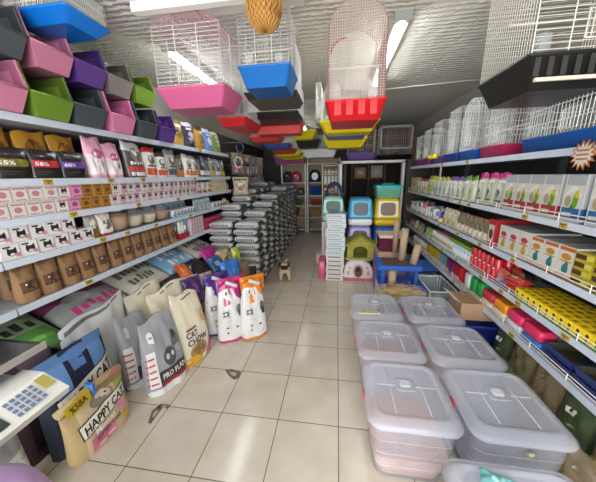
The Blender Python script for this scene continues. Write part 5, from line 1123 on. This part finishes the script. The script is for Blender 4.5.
for c, nm, A, ang, sd, ti in (('#c8287c', 'pink', (-1.09, 2.06), 38, 41, -3), ('#e8851e', 'orange', (-.87, 2.13), 42, 42, -3), ('#56348a', 'violet', (-1.24, 2.15), 50, 43, -4)):
    t = stand(None, 'cat_food_bag', f'white bag with {nm} top and foot, standing at the aisle edge', A, .285, ang, .14, tilt=ti, group='white bags with coloured tops')
    me = mk(wp(c, sd), 'topped_bag', M_film); link('bag_body', me, t)
    b = MB(); b.M = Matrix.Translation((.02, -.015, .575)) @ Matrix.Rotation(.5, 4, 'Y'); b.rbox((-.05, -.012, -.01), (.075, .012, .022), '#e9e8ea', .006); b.build('folded_top_strip', M_paper, t)
    b = MB(); P = bag(.27, .16, .06, c, (), 'pillow', sd, .008); P_me = mk(P, 'crumpled_top', M_film); o = link('crumpled_top', P_me, t, (.05, .07, .46), 0)
# ---- heap of sacks lying on the low shelf behind the standing bags
t = thing('pallet', 'low board platform under the lying sacks along the left wall', 'pallet', (-1.968, 2.2, 0)); b = MB(); b.box((-.13, -1.45, .12), (.13, 1.27, .22), '#3a3632'); b.build('deck', M_wood, t)
b = MB(); b.box((-.13, -1.4, 0), (-.06, 1.2, .119), '#2e2a26'); b.build('runner', M_wood, t)
b = MB(); b.box((.06, -1.4, 0), (.13, 1.2, .119), '#2e2a26'); b.build('runner', M_wood, t)
def lie(me, name, label, x, y, z, rz, rx=0, cat='sack', ry=0, group='sacks lying in piles by the left wall'):
    return put(me, name, label, cat, group, (x, y, z), rz, (math.radians(rx), math.radians(ry), math.radians(rz)))
def lsack(c, items, seed, w=.53, h=.37, t=.125, wr=.004, n=22): return mk(bag(w, h, t, c, items, 'pillow', seed, wr, n=n, lying=True), 'lying_sack', M_film)
sgreen = lsack(lambda u, v: '#a9b79a' if v > .4 else '#5c9a4a', [('e', .35, .7, .12, .14, '#6a6a60'), ('t', '~4', .42, .42, .2, .5, .1, '#233a1e'), ('r', .1, .14, .9, .22, '#7fc04a')], 51)
smag = lsack(lambda u, v: '#8f3a6c' if v > .62 else '#a8aaa8', [('e', .4, .6, .2, .15, '#c8c4c0'), ('t', '~6', .2, .22, .2, .7, 0, '#d8408c')], 52)
stx = lsack('#d3cec0', [('t', '~7', .1, .55, .24, .8, 0, '#6e685c'), ('t', '~6', .15, .2, .22, .6, 0, '#6e685c')], 53)
sblue = lsack('#8abce2', [('t', '~5', .12, .52, .26, .6, 0, '#eef6fc'), ('t', '~4', .2, .18, .24, .5, 0, '#eef6fc'), ('e', .85, .3, .1, .2, '#dfeef8')], 54)
sdark = lsack('#26252a', [('r', .1, .4, .9, .46, '#3a3840')], 55)
stan = lsack('#c4b494', [('t', '~3', .2, .4, .3, .4, 0, '#6a5a44'), ('e', .7, .5, .15, .2, '#d8cbae')], 56)
CX = -1.968
def low(c, sd): return lsack(c, [('r', .1, .4, .9, .46, '#8a8478')], sd, h=.31)
lk, lw_ = low('#26252a', 57), low('#cfcabd', 58)
cols_ = [(1.03, sgreen, 'green and grey'), (1.575, smag, 'magenta and grey'), (2.12, stx, 'off-white lettered'), (2.665, sblue, 'sky blue lettered'), (3.21, stx, 'off-white lettered')]
for ci, (y, ms, ns) in enumerate(cols_):
    o_ = ORD[ci]
    for k in range(2):
        lie(lk if (k+ci) % 2 else lw_, 'litter_sack', f'{"black" if (k+ci) % 2 else "off-white"} sack, {("lowest", "second")[k]} of the {o_} pile under the kraft pouches', CX, y, .2215+k*.1365, 90)
    lie(ms, 'litter_sack', f'{ns} sack topping the {o_} pile under the kraft pouches', CX+.025, y, .603, 90, 27)
for y, ms, ns, o_ in ((2.49, (sdark, stan, stx), ('black', 'tan', 'off-white'), 'nearer'), (3.04, (stan, sdark, stan), ('tan', 'black', 'tan'), 'farther')):
    for k in range(3):
        lie(ms[k], 'litter_sack', f'{ns[k]} sack, {("lowest", "middle", "top")[k]} of the {o_} floor pile below the loose packs', -1.60, y, .002+k*.1365, 90)
def pil(c, items, seed, w, h, t, lying=False, mode='pillow'): return mk(bag(w, h, t, c, items, mode, seed, .006, n=18, lying=lying), 'small_pack', M_film)
heap = [('orange tapering bag lying across the heap', '#dd6a20', -1.46, 2.36, .47, 60, -60, .13, .36, .07, ()),
        ('magenta bag with green badge on the heap below the fifth shelf', '#b81c88', -1.56, 3.08, .44, 88, -30, .30, .30, .10, [('e', .7, .2, .2, .16, '#2a6a3c'), ('r', .55, .17, .85, .23, '#e9e9e0')]),
        ('black bag lying in the middle of the heap', '#26242a', -1.52, 2.66, .46, 75, -58, .34, .30, .10, ()),
        ('denim blue packet with white print on the heap', '#3a5f8c', -1.40, 2.88, .44, 70, -40, .22, .24, .08, [('e', .5, .5, .25, .15, '#8aa8c4')]),
        ('beige bag with green lettered badge behind the blue packet', '#c8b084', -1.40, 3.12, .44, 80, -30, .26, .24, .09, [('e', .5, .35, .35, .2, '#24582c'), ('t', '~3', .25, .28, .14, .5, .1, '#e9f0dc')]),
        ('bright blue bag standing behind the pink-topped bag', '#2c70c0', -1.15, 2.62, .002, 55, -4, .24, .68, .14, [('r', .1, .7, .9, .85, '#4a8ad0')]),
        ('deep violet pouch by the lettered cream bag', '#4a2460', -1.34, 2.17, .40, 65, -20, .20, .26, .08, [('e', .5, .5, .2, .2, '#7a4a90')]),
        ('white and blue striped packet behind the lettered cream bag', '#e0e0e4', -1.42, 2.30, .42, 60, -30, .18, .20, .07, [('r', .1, .4, .9, .6, '#3a5a9c')]),
        ('greyish taupe pillow packet above the lettered cream bag', '#a8988a', -1.33, 2.38, .42, 60, -25, .22, .20, .08, ()),
        ('yellow-green round pack by the violet-topped bag', '#c4c42c', -1.22, 2.40, .46, 50, -15, .11, .13, .06, ()),
        ('yellow-green slim bag leaning at the foot of the sack stack', '#b8c03c', -1.27, 3.10, .40, 60, -10, .12, .30, .07, ()),
        ('beige and brown bag between the sack stack and the bright blue bag', '#8a7258', -1.12, 2.84, .002, 50, -4, .22, .58, .12, [('e', .4, .6, .2, .2, '#d8ccc0'), ('e', .6, .4, .2, .15, '#4a3a30')]),
        ('dark brown carton standing under the yellow-green packs', '#5c4c3c', -1.27, 3.12, .002, 60, 0, .2, .40, .12, ()),
        ]
for i, (lb, c, x, y, z, rz, rx, w_, h_, t_, it_) in enumerate(heap):
    lie(pil(c, list(it_), 70+i, w_, h_, t_, mode='gusset' if z < .01 else 'pillow'), 'pet_food_pack', lb, x, y, z, rz, rx, cat='pack', group='loose packs heaped behind the standing bags')
# woven white sack between scale and kitten bag
me = mk(bag(.30, .42, .20, lambda u, v: '#c2b9a6' if v < .72 else '#8f908c', [('r', .05, .66, .95, .70, '#9aa09c')], 'stand', 61, .012, n=16), 'woven_sack', M_matte)
stand(me, 'feed_sack', 'worn off-white woven sack on the floor below the scale', (-1.44, .50), .30, 88, .2, cat='sack', tilt=-2)

# ================================================================== SCALE AND LILAC TUB
t = thing('counter_stand', 'dark stand carrying the white weighing scale', 'stand', (-1.23, .36, 0))
b = MB(); b.box((-.2, -.17, .82), (.16, .17, .849), '#2c2826'); b.build('stand_top', M_wood, t)
for sx in (-.17, .10):
    for sy in (-.14, .14): b = MB(); b.box((sx-.015, sy-.015, 0), (sx+.015, sy+.015, .82), '#1f1c1a'); b.build('leg', M_wood, t)
t = thing('weighing_scale', 'white electronic weighing scale with keypad, lower left corner', 'scale', (-1.23, .475, .85))
b = MB(); b.rbox((-.2, -.17, 0), (.14, .17, .06), '#d4d2c8', .03)
# sloping front console
P = [(.12, -.17, .0), (.29, -.17, .0), (.30, -.17, .025), (.205, -.17, .075), (.12, -.17, .075)]
i1 = [b.vert(p) for p in P]; i2 = [b.vert((p[0], .17, p[2])) for p in P]; b.face(i1, '#dcdad2'); b.face(i2[::-1], '#dcdad2')
for k in range(5): b.face((i1[k], i2[k], i2[(k+1) % 5], i1[(k+1) % 5]), '#dedcd4')
b.build('housing', M_plas, t)
def con(u, v, off): # u along y (0..1 = camera side to far), v up the slope
    return Vector((.30-.095*v+off*.5, -.17+.34*u, .025+.05*v+off))
b = MB(); b.decals(con, [('r', .03, .1, .30, .8, '#c4c2b8')]); b.decals(con, [('r', .06, .5, .14, .82, '#3a3f44'), ('r', .18, .42, .34, .85, '#343a3e'), ('r', .37, .18, .53, .8, '#343a3e')]); b.build('display', M_shine, t)
b = MB(); b.decals(con, [('r', .60+.05*i, .18+.17*k, .635+.05*i, .30+.17*k, '#6f84ac') for i in range(5) for k in range(4)]+[('r', .87, .4, .965, .88, '#bfae58')]); b.build('keypad', M_paper, t)
b = MB(); b.box((-.06, -.05, .061), (.0, .05, .121), '#3a3836'); b.build('load_post', M_plas, t)
b = MB(); b.rbox((-.26, -.17, .121), (.15, .245, .135), '#2b2622', .03); b.build('weighing_plate', M_shine, t)
b = MB(); b.box((.148, -.16, .123), (.154, .235, .150), '#e6e4de'); b.build('plate_rim', M_metal, t)
t = thing('laundry_tub', 'tall lilac plastic tub cut by the lower left corner of the picture', 'tub', (-.755, .245, 0))
b = MB(); n_ = 28
prof = [(.12, .0), (.135, .02), (.15, .5), (.17, .80), (.172, .86), (.155, .91), (.12, .94), (.06, .955), (.01, .957)]
rings = [[b.vert((r_*math.cos(2*math.pi*k/n_), r_*.9*math.sin(2*math.pi*k/n_), z_)) for k in range(n_)] for r_, z_ in prof]
b.skin(rings, '#b796c8'); b.face(rings[0][::-1], '#b796c8'); b.face(rings[-1], '#a585b8'); b.build('tub_body', M_plas, t)
b = MB(); b.tube([(.172, -.03, .88), (.205, -.02, .87), (.205, .04, .87), (.172, .05, .88)], .010, '#a07ab4', 8); b.build('handle', M_plas, t)

# ================================================================== BLISTER RACK beyond the cat-food shelving
t = thing('display_rack', 'black hanging rack panel between cat-food shelving and back shelves', 'rack', (WL+.1, 5.4, 0))
b = MB(); b.box((-.05, -1.05, 0), (0, 2.3, 2.35), '#1d1b1a'); b.build('rack_panel', M_steel, t)
b = MB()
for z in (1.25, 1.5, 1.75, 2.0, 2.2):
    b.tube([(.005, -1.0, z), (.005, 2.2, z)], .006, '#3a3836', 5)
b.build('rack_bar', M_steel, t); rack_ = t
rs = random.Random(11)
cl = [('#e0b020', 'yellow'), ('#d8702a', 'orange'), ('#3a5a8c', 'blue'), ('#b04a70', 'rose'), ('#8a8a90', 'grey'), ('#4a8a5a', 'green'), ('#b02a30', 'red'), ('#d8d4d0', 'white'), ('#6a4a8c', 'purple'), ('#c9a878', 'tan')]
for j, z in enumerate((2.02, 1.80, 1.58, 1.34)):
    for i in range(9):
        c, nm = cl[(i*3+j*2) % 10] if not (j < 2 and i < 3) else cl[(i+j) % 2]
        if j == 3 and i < 4: c, nm = '#d8a8b0', 'pale pink'
        w_, h_ = rs.uniform(.13, .18), rs.uniform(.17, .24)
        b = bag(w_, h_, .035, '#77736e', [('e', .5, .5, .36, .3, c), ('e', .5, .4, .18, .15, lin('#b8b0a8')), ('r', .1, .84, .9, .96, c)], 'pillow', rs.randint(0, 99), .004, n=6)
        X_ = -1.855+rs.uniform(-.012, .012)
        q = MB(); q.tube([(0, 4.75+.2*i-5.4, z+.0075), (X_-(WL+.1), 4.75+.2*i-5.4, z+.0075)], .004, '#8a8884', 5); q.build('peg', M_steel, rack_)
        put(mk(b, 'toy_blister', M_film), 'toy_packet', f'{nm} toy packet on the black rack, {("top", "second", "third", "lowest")[j]} row, {ORD[i]} beyond the shelving', 'packet', 'toy packets hanging on the black rack', (X_, 4.75+.2*i, z-h_+.003), .35+rs.uniform(-.2, .2))
# ring-shaped collar things and plush
for i, (y, z, c, nm) in enumerate(((4.40, 1.83, '#b9bcc4', 'pale grey'), (4.52, 2.08, '#3a4a6a', 'navy'))):
    b = MB(); b.tube([(.06*math.cos(a*math.pi/8), 0, .085*math.sin(a*math.pi/8)) for a in range(17)], .014, c, 8)
    q = MB(); q.tube([(0, y-5.4, z+.085), (-1.66-(WL+.1), y-5.4, z+.085)], .004, '#8a8884', 5); q.build('peg', M_steel, rack_)
    put(mk(b, 'ring_toy', M_plas), 'leash_loop', f'{nm} oval loop hanging beside the far end of the cat-food shelving', 'loop', 'loops hanging at the shelving end', (-1.66, y, z), .3)

# ================================================================== BACK OF THE SHOP
YS = 7.3
def back_unit(x0, x1, zs, label, c='#cfc2b4'):
    t = thing('back_shelving', label, 'shelving', ((x0+x1)/2, YS+.2, 0), 0); w2 = (x1-x0)/2
    for s_ in (-1, 1): b = MB(); b.box((s_*w2-.02, -.2, 0), (s_*w2+.02, .2, 2.05), '#d8d2ca'); b.build('side_panel', M_steel, t)
    b = MB(); b.box((-w2, .18, 0), (w2, .2, 2.05), '#a8947c'); b.build('back_panel', M_wood, t)
    for z in zs: b = MB(); b.box((-w2+.021, -.19, z-.03), (w2-.021, .178, z), c); b.build('shelf_board', M_wood, t)
back_unit(-1.52, -.86, (.1, .45, .78, 1.06, 1.42, 1.92), 'pale back shelving holding rounded carriers, beyond the sack stacks')
back_unit(-.80, .06, (.1, .45, .78, 1.06, 1.42, 1.92), 'pale back shelving with blue basket, behind the mint carrier')
def carrier(x, z, c, nm, w_=.26, h_=.30):
    t = thing('pet_backpack', f'{nm} rounded pet carrier on the back shelving', 'pet carrier', (x, YS+.1, z+.001), 0, 'rounded carriers on the back shelving')
    b = MB(); P = []
    for yy in (-.1, .12):
        P.append([b.vert((w_/2*math.cos(a*math.pi/10)*(1 if a in (0, 10) else 1), yy, (h_*.45+h_*.55*math.sin(a*math.pi/10)) if 0 < a < 10 else h_*.4)) for a in range(11)]+[b.vert((-w_/2, yy, 0)), b.vert((w_/2, yy, 0))])
    for k in range(13): b.face((P[0][k], P[0][(k+1) % 13], P[1][(k+1) % 13], P[1][k])[::-1], c, True)
    b.face(P[0], c); b.face(P[1][::-1], c); b.build('carrier_shell', M_cloth, t)
    b = MB(); b.decals(lambda u, v, off: Vector(((u-.5)*w_, -.101-off, v*h_)), [('e', .5, .45, .3, .3, '#1a1a1e'), ('e', .4, .6, .08, .06, '#c8c8cc')]); b.build('window', M_shine, t)
carrier(-1.36, 1.42, '#1f2228', 'black', .24); carrier(-1.12, 1.42, '#a81c28', 'red', .26); carrier(-.60, 1.42, '#1c1d22', 'dark', .3, .34); carrier(-1.0+.0, 1.06, '#3a3f3a', 'dark green', .2, .2)
def crate(x, z, w_, h_, c, nm, y=YS+.12): 
    t = thing('storage_basket', f'{nm} basket on the back shelving', 'basket', (x, y, z+.001), 0, 'baskets on the back shelving'); frame_tray(w_, .24, h_, c, .02, .02).build('basket_body', M_plas, t)
crate(-.58, 1.06, .30, .24, '#1c5ab4', 'bright blue'); crate(-1.12+.0, .78, .34, .14, '#4a8a3a', 'green'); crate(-1.33, 1.06, .2, .12, '#c8b41e', 'yellow'); crate(-.56, .78, .3, .14, '#b04a2c', 'terracotta'); crate(-.30, .78, .2, .1, '#3a9a4a', 'leaf green'); crate(-.55, .45, .34, .2, '#c89a6a', 'wicker-coloured'); crate(-1.2, .45, .3, .2, '#b83040', 'crimson'); crate(-.25, .45, .2, .2, '#3a3a3c', 'charcoal'); crate(-.52, .1, .4, .2, '#b0a090', 'beige')
# small pegged shelf with white goods
t = thing('wall_shelf', 'narrow beige shelf stand with bottles in front of the back shelving', 'shelf', (-.13, 5.75, 0))
for s_ in (-.17, .17): b = MB(); b.box((s_-.012, -.1, 0), (s_+.012, .1, 1.82), '#d6c8b8'); b.build('side_panel', M_wood, t)
for z in (.9, 1.25, 1.42, 1.62, 1.80): b = MB(); b.box((-.157, -.1, z-.02), (.157, .1, z), '#d8c4ac'); b.build('shelf_board', M_wood, t)
for j, z in enumerate((1.251, 1.421, 1.621)):
    for i in range(4):
        c = (('#b83a34', '#e6e0d8', '#c8442c', '#e8e4dc'), ('#e9e5df', '#dcd6cc', '#e9e5df', '#cfd6dc'), ('#8a8a80', '#b8b0a0', '#6a6a66', '#a8a8a0'))[j][i]
        put(mk(can(.03, (.12, .15, .10)[j], c, [('r', .1, .2, .9, .6, '#e8e0d4')], '#e9e6e0', 8), 'white_bottle', M_plas), 'care_bottle', f'bottle on the narrow beige stand, {("lowest", "middle", "top")[j]} filled shelf, {ORD[i]} from the kibble side', 'bottle', 'bottles on the narrow beige stand', (-.13-.11+.075*i, 5.72, z))
# dark store room behind the door frame
t = thing('wooden_rack', 'brown wooden rack high in the dark store room', 'rack', (.62, 7.5, 0))
for x in (-.22, .22, .64): b = MB(); b.box((x-.02, -.1, 0), (x+.02, .1, 2.0), '#6a4a22'); b.build('post', M_wood, t)
for z in (1.52, 1.98): b = MB(); b.box((-.24, -.12, z-.04), (.66, .12, z), '#7a5628'); b.build('shelf_board', M_wood, t)
for x, h_, c, nm in ((.62, .26, '#a8702a', 'amber'), (1.05, .30, '#b0aca8', 'pale grey')):
    put(mk(card(.3, h_, .2, c, [('r', .25, .3, .75, .7, '#d0b890')]), 'store_carton', M_paper), 'store_carton', f'{nm} carton on the wooden rack in the dark store room', 'carton', 'cartons in the store room', (x, 7.5, 1.521))
# cages and tray above the door frame
cage('lilac-tray cage above the white door frame', (.46, 5.62, 1.859), .54, .36, .45, .14, '#8a6aae', '#b8b4ac', .04, 'flat', 0, .0022, taper=.03)
c_ = cage('grey framed cage with black base above the white door frame', (1.12, 5.75, 1.87), .62, .4, .55, .08, '#22211f', '#9c9c9a', .04, 'flat', 0, .0022, taper=.02)
b = MB(); b.box((-.30, -.21, .2), (-.27, -.2, .62), '#a8a8a6'); b.box((.27, -.21, .2), (.30, -.2, .62), '#a8a8a6'); b.box((-.3, -.21, .59), (.3, -.2, .62), '#a8a8a6'); b.box((-.3, -.21, .2), (.3, -.2, .225), '#a8a8a6'); b.box((-.2, -.215, .1), (-.08, -.2, .18), '#3a3a3c'); b.box((.06, -.215, .1), (.2, -.2, .18), '#3a3a3c'); b.build('front_frame', M_steel, c_)
t = thing('loft_board', 'board above the door frame carrying two cages', 'loft board', (.8, 5.72, 0)); b = MB(); b.box((-.78, -.42, 1.845), (.96, .35, 1.858), '#4a423a'); b.build('board', M_wood, t)
for i, (x, w_, h_, c, nm) in enumerate(((1.02, .8, .62, '#6a4626', 'large brown'), (1.58, .34, .5, '#7a5630', 'lighter brown'))):
    put(mk(card(w_, h_, .3, c, [('r', .48, 0, .52, 1, '#8a6a3c')]), 'brown_carton', M_wood), 'cardboard_box', f'{nm} cardboard box near the ceiling behind the grey framed cage', 'box', None, (x, 6.1+.0*i, 1.99-.13))
t = thing('storage_loft', 'dark loft shelf at the back carrying cardboard boxes', 'shelf', (.95, 6.15, 0)); b = MB(); b.box((-.9, -.17, 1.845), (.8, .3, 1.857), '#2c2824'); b.build('board', M_wood, t)

# ================================================================== THE PUG
def pug():
    t = thing('dog', 'small fawn pug with black face standing on the floor, looking at the camera', 'dog', (-.785, 3.80, 0), math.radians(8)); t.scale = (1.22, 1.1, 1.12)
    V = [((0, .13, .165), .055), ((0, .02, .165), .062), ((0, -.09, .165), .068), ((0, -.125, .205), .052), ((0, -.15, .245), .064), ((0, -.19, .235), .040), ((0, -.205, .228), .026)]
    E_ = [(0, 1), (1, 2), (2, 3), (3, 4), (4, 5), (5, 6)]
    def chain(root, pts):
        p = root
        for q, r_ in pts: V.append((q, r_)); E_.append((p, len(V)-1)); p = len(V)-1
    for s_ in (-1, 1):
        chain(2, [((s_*.048, -.095, .13), .032), ((s_*.05, -.10, .075), .019), ((s_*.05, -.095, .028), .015), ((s_*.052, -.112, .014), .015)])
        chain(0, [((s_*.045, .135, .13), .036), ((s_*.052, .105, .085), .026), ((s_*.052, .155, .055), .015), ((s_*.052, .14, .02), .013), ((s_*.054, .12, .013), .014)])
    chain(0, [((.0, .185, .20), .013), ((.015, .19, .222), .011), ((.03, .17, .235), .009), ((.015, .155, .228), .008)])
    me = bpy.data.meshes.new('pug_skeleton'); me.from_pydata([v for v, _ in V], E_, []); ob = bpy.data.objects.new('pug_skeleton', me); COL.objects.link(ob)
    sk = ob.modifiers.new('Skin', 'SKIN'); sk.use_smooth_shade = True
    for i, (_, r_) in enumerate(V): me.skin_vertices[0].data[i].radius = (r_, r_)
    me.skin_vertices[0].data[0].use_root = True
    sb = ob.modifiers.new('Sub', 'SUBSURF'); sb.levels = 2
    ev = ob.evaluated_get(bpy.context.evaluated_depsgraph_get()); src = ev.to_mesh()
    b = MB(); b.v = [v.co.copy() for v in src.vertices]
    for p_ in src.polygons:
        c = p_.center; col = '#dcbf98'
        if c.y < -.188 and c.z > .19: col = '#2a2320'
        elif c.y < -.165 and .2 < c.z < .265 and abs(c.x) < .05: col = '#4a3a30'
        elif c.z < .16 and c.y > -.05 and c.z > .1: col = '#d2b48a'
        elif c.z < .03: col = '#b8966a'
        b.face(list(p_.vertices), col, True)
    ev.to_mesh_clear(); bpy.data.objects.remove(ob)
    b.build('body', M_fur, t)
    for s_ in (-1, 1):
        b = MB(); P = [(s_*.03, -.15, .303), (s_*.066, -.15, .290), (s_*.078, -.178, .235), (s_*.052, -.196, .256)]; Q = [(x, y+.008, z-.003) for x, y, z in P]
        i1 = [b.vert(p) for p in P]; i2 = [b.vert(p) for p in Q]; b.face(i1, '#1f1a18'); b.face(i2[::-1], '#1f1a18')
        for k in range(4): b.face((i1[k], i2[k], i2[(k+1) % 4], i1[(k+1) % 4]), '#1f1a18')
        b.build('ear', M_fur, t)
        b = MB(); b.lathe([(.0008+.009*math.sin(a*math.pi/6), .009-.009*math.cos(a*math.pi/6)) for a in range(7)], '#0c0a0a', 8, (s_*.03, -.208, .248)); b.build('eye', M_shine, t)
    b = MB(); b.lathe([(.0008+.010*math.sin(a*math.pi/6), .007-.007*math.cos(a*math.pi/6)) for a in range(7)], '#0a0808', 8, (0, -.236, .228)); b.build('nose', M_shine, t)
pug()

# ------------------------------------------------------------------ report repeated labels while building
_c = Counter(o.get('label') for o in bpy.data.objects if o.get('label'))
for k, v in _c.items():
    if v > 1: print('DUPLABEL', v, k)
for o in bpy.data.objects:
    if o.get('label') and not o.parent and not 4 <= len(o['label'].split()) <= 16: print('LABELLEN', len(o['label'].split()), o['label'])
print('OBJECTS', len(bpy.data.objects))
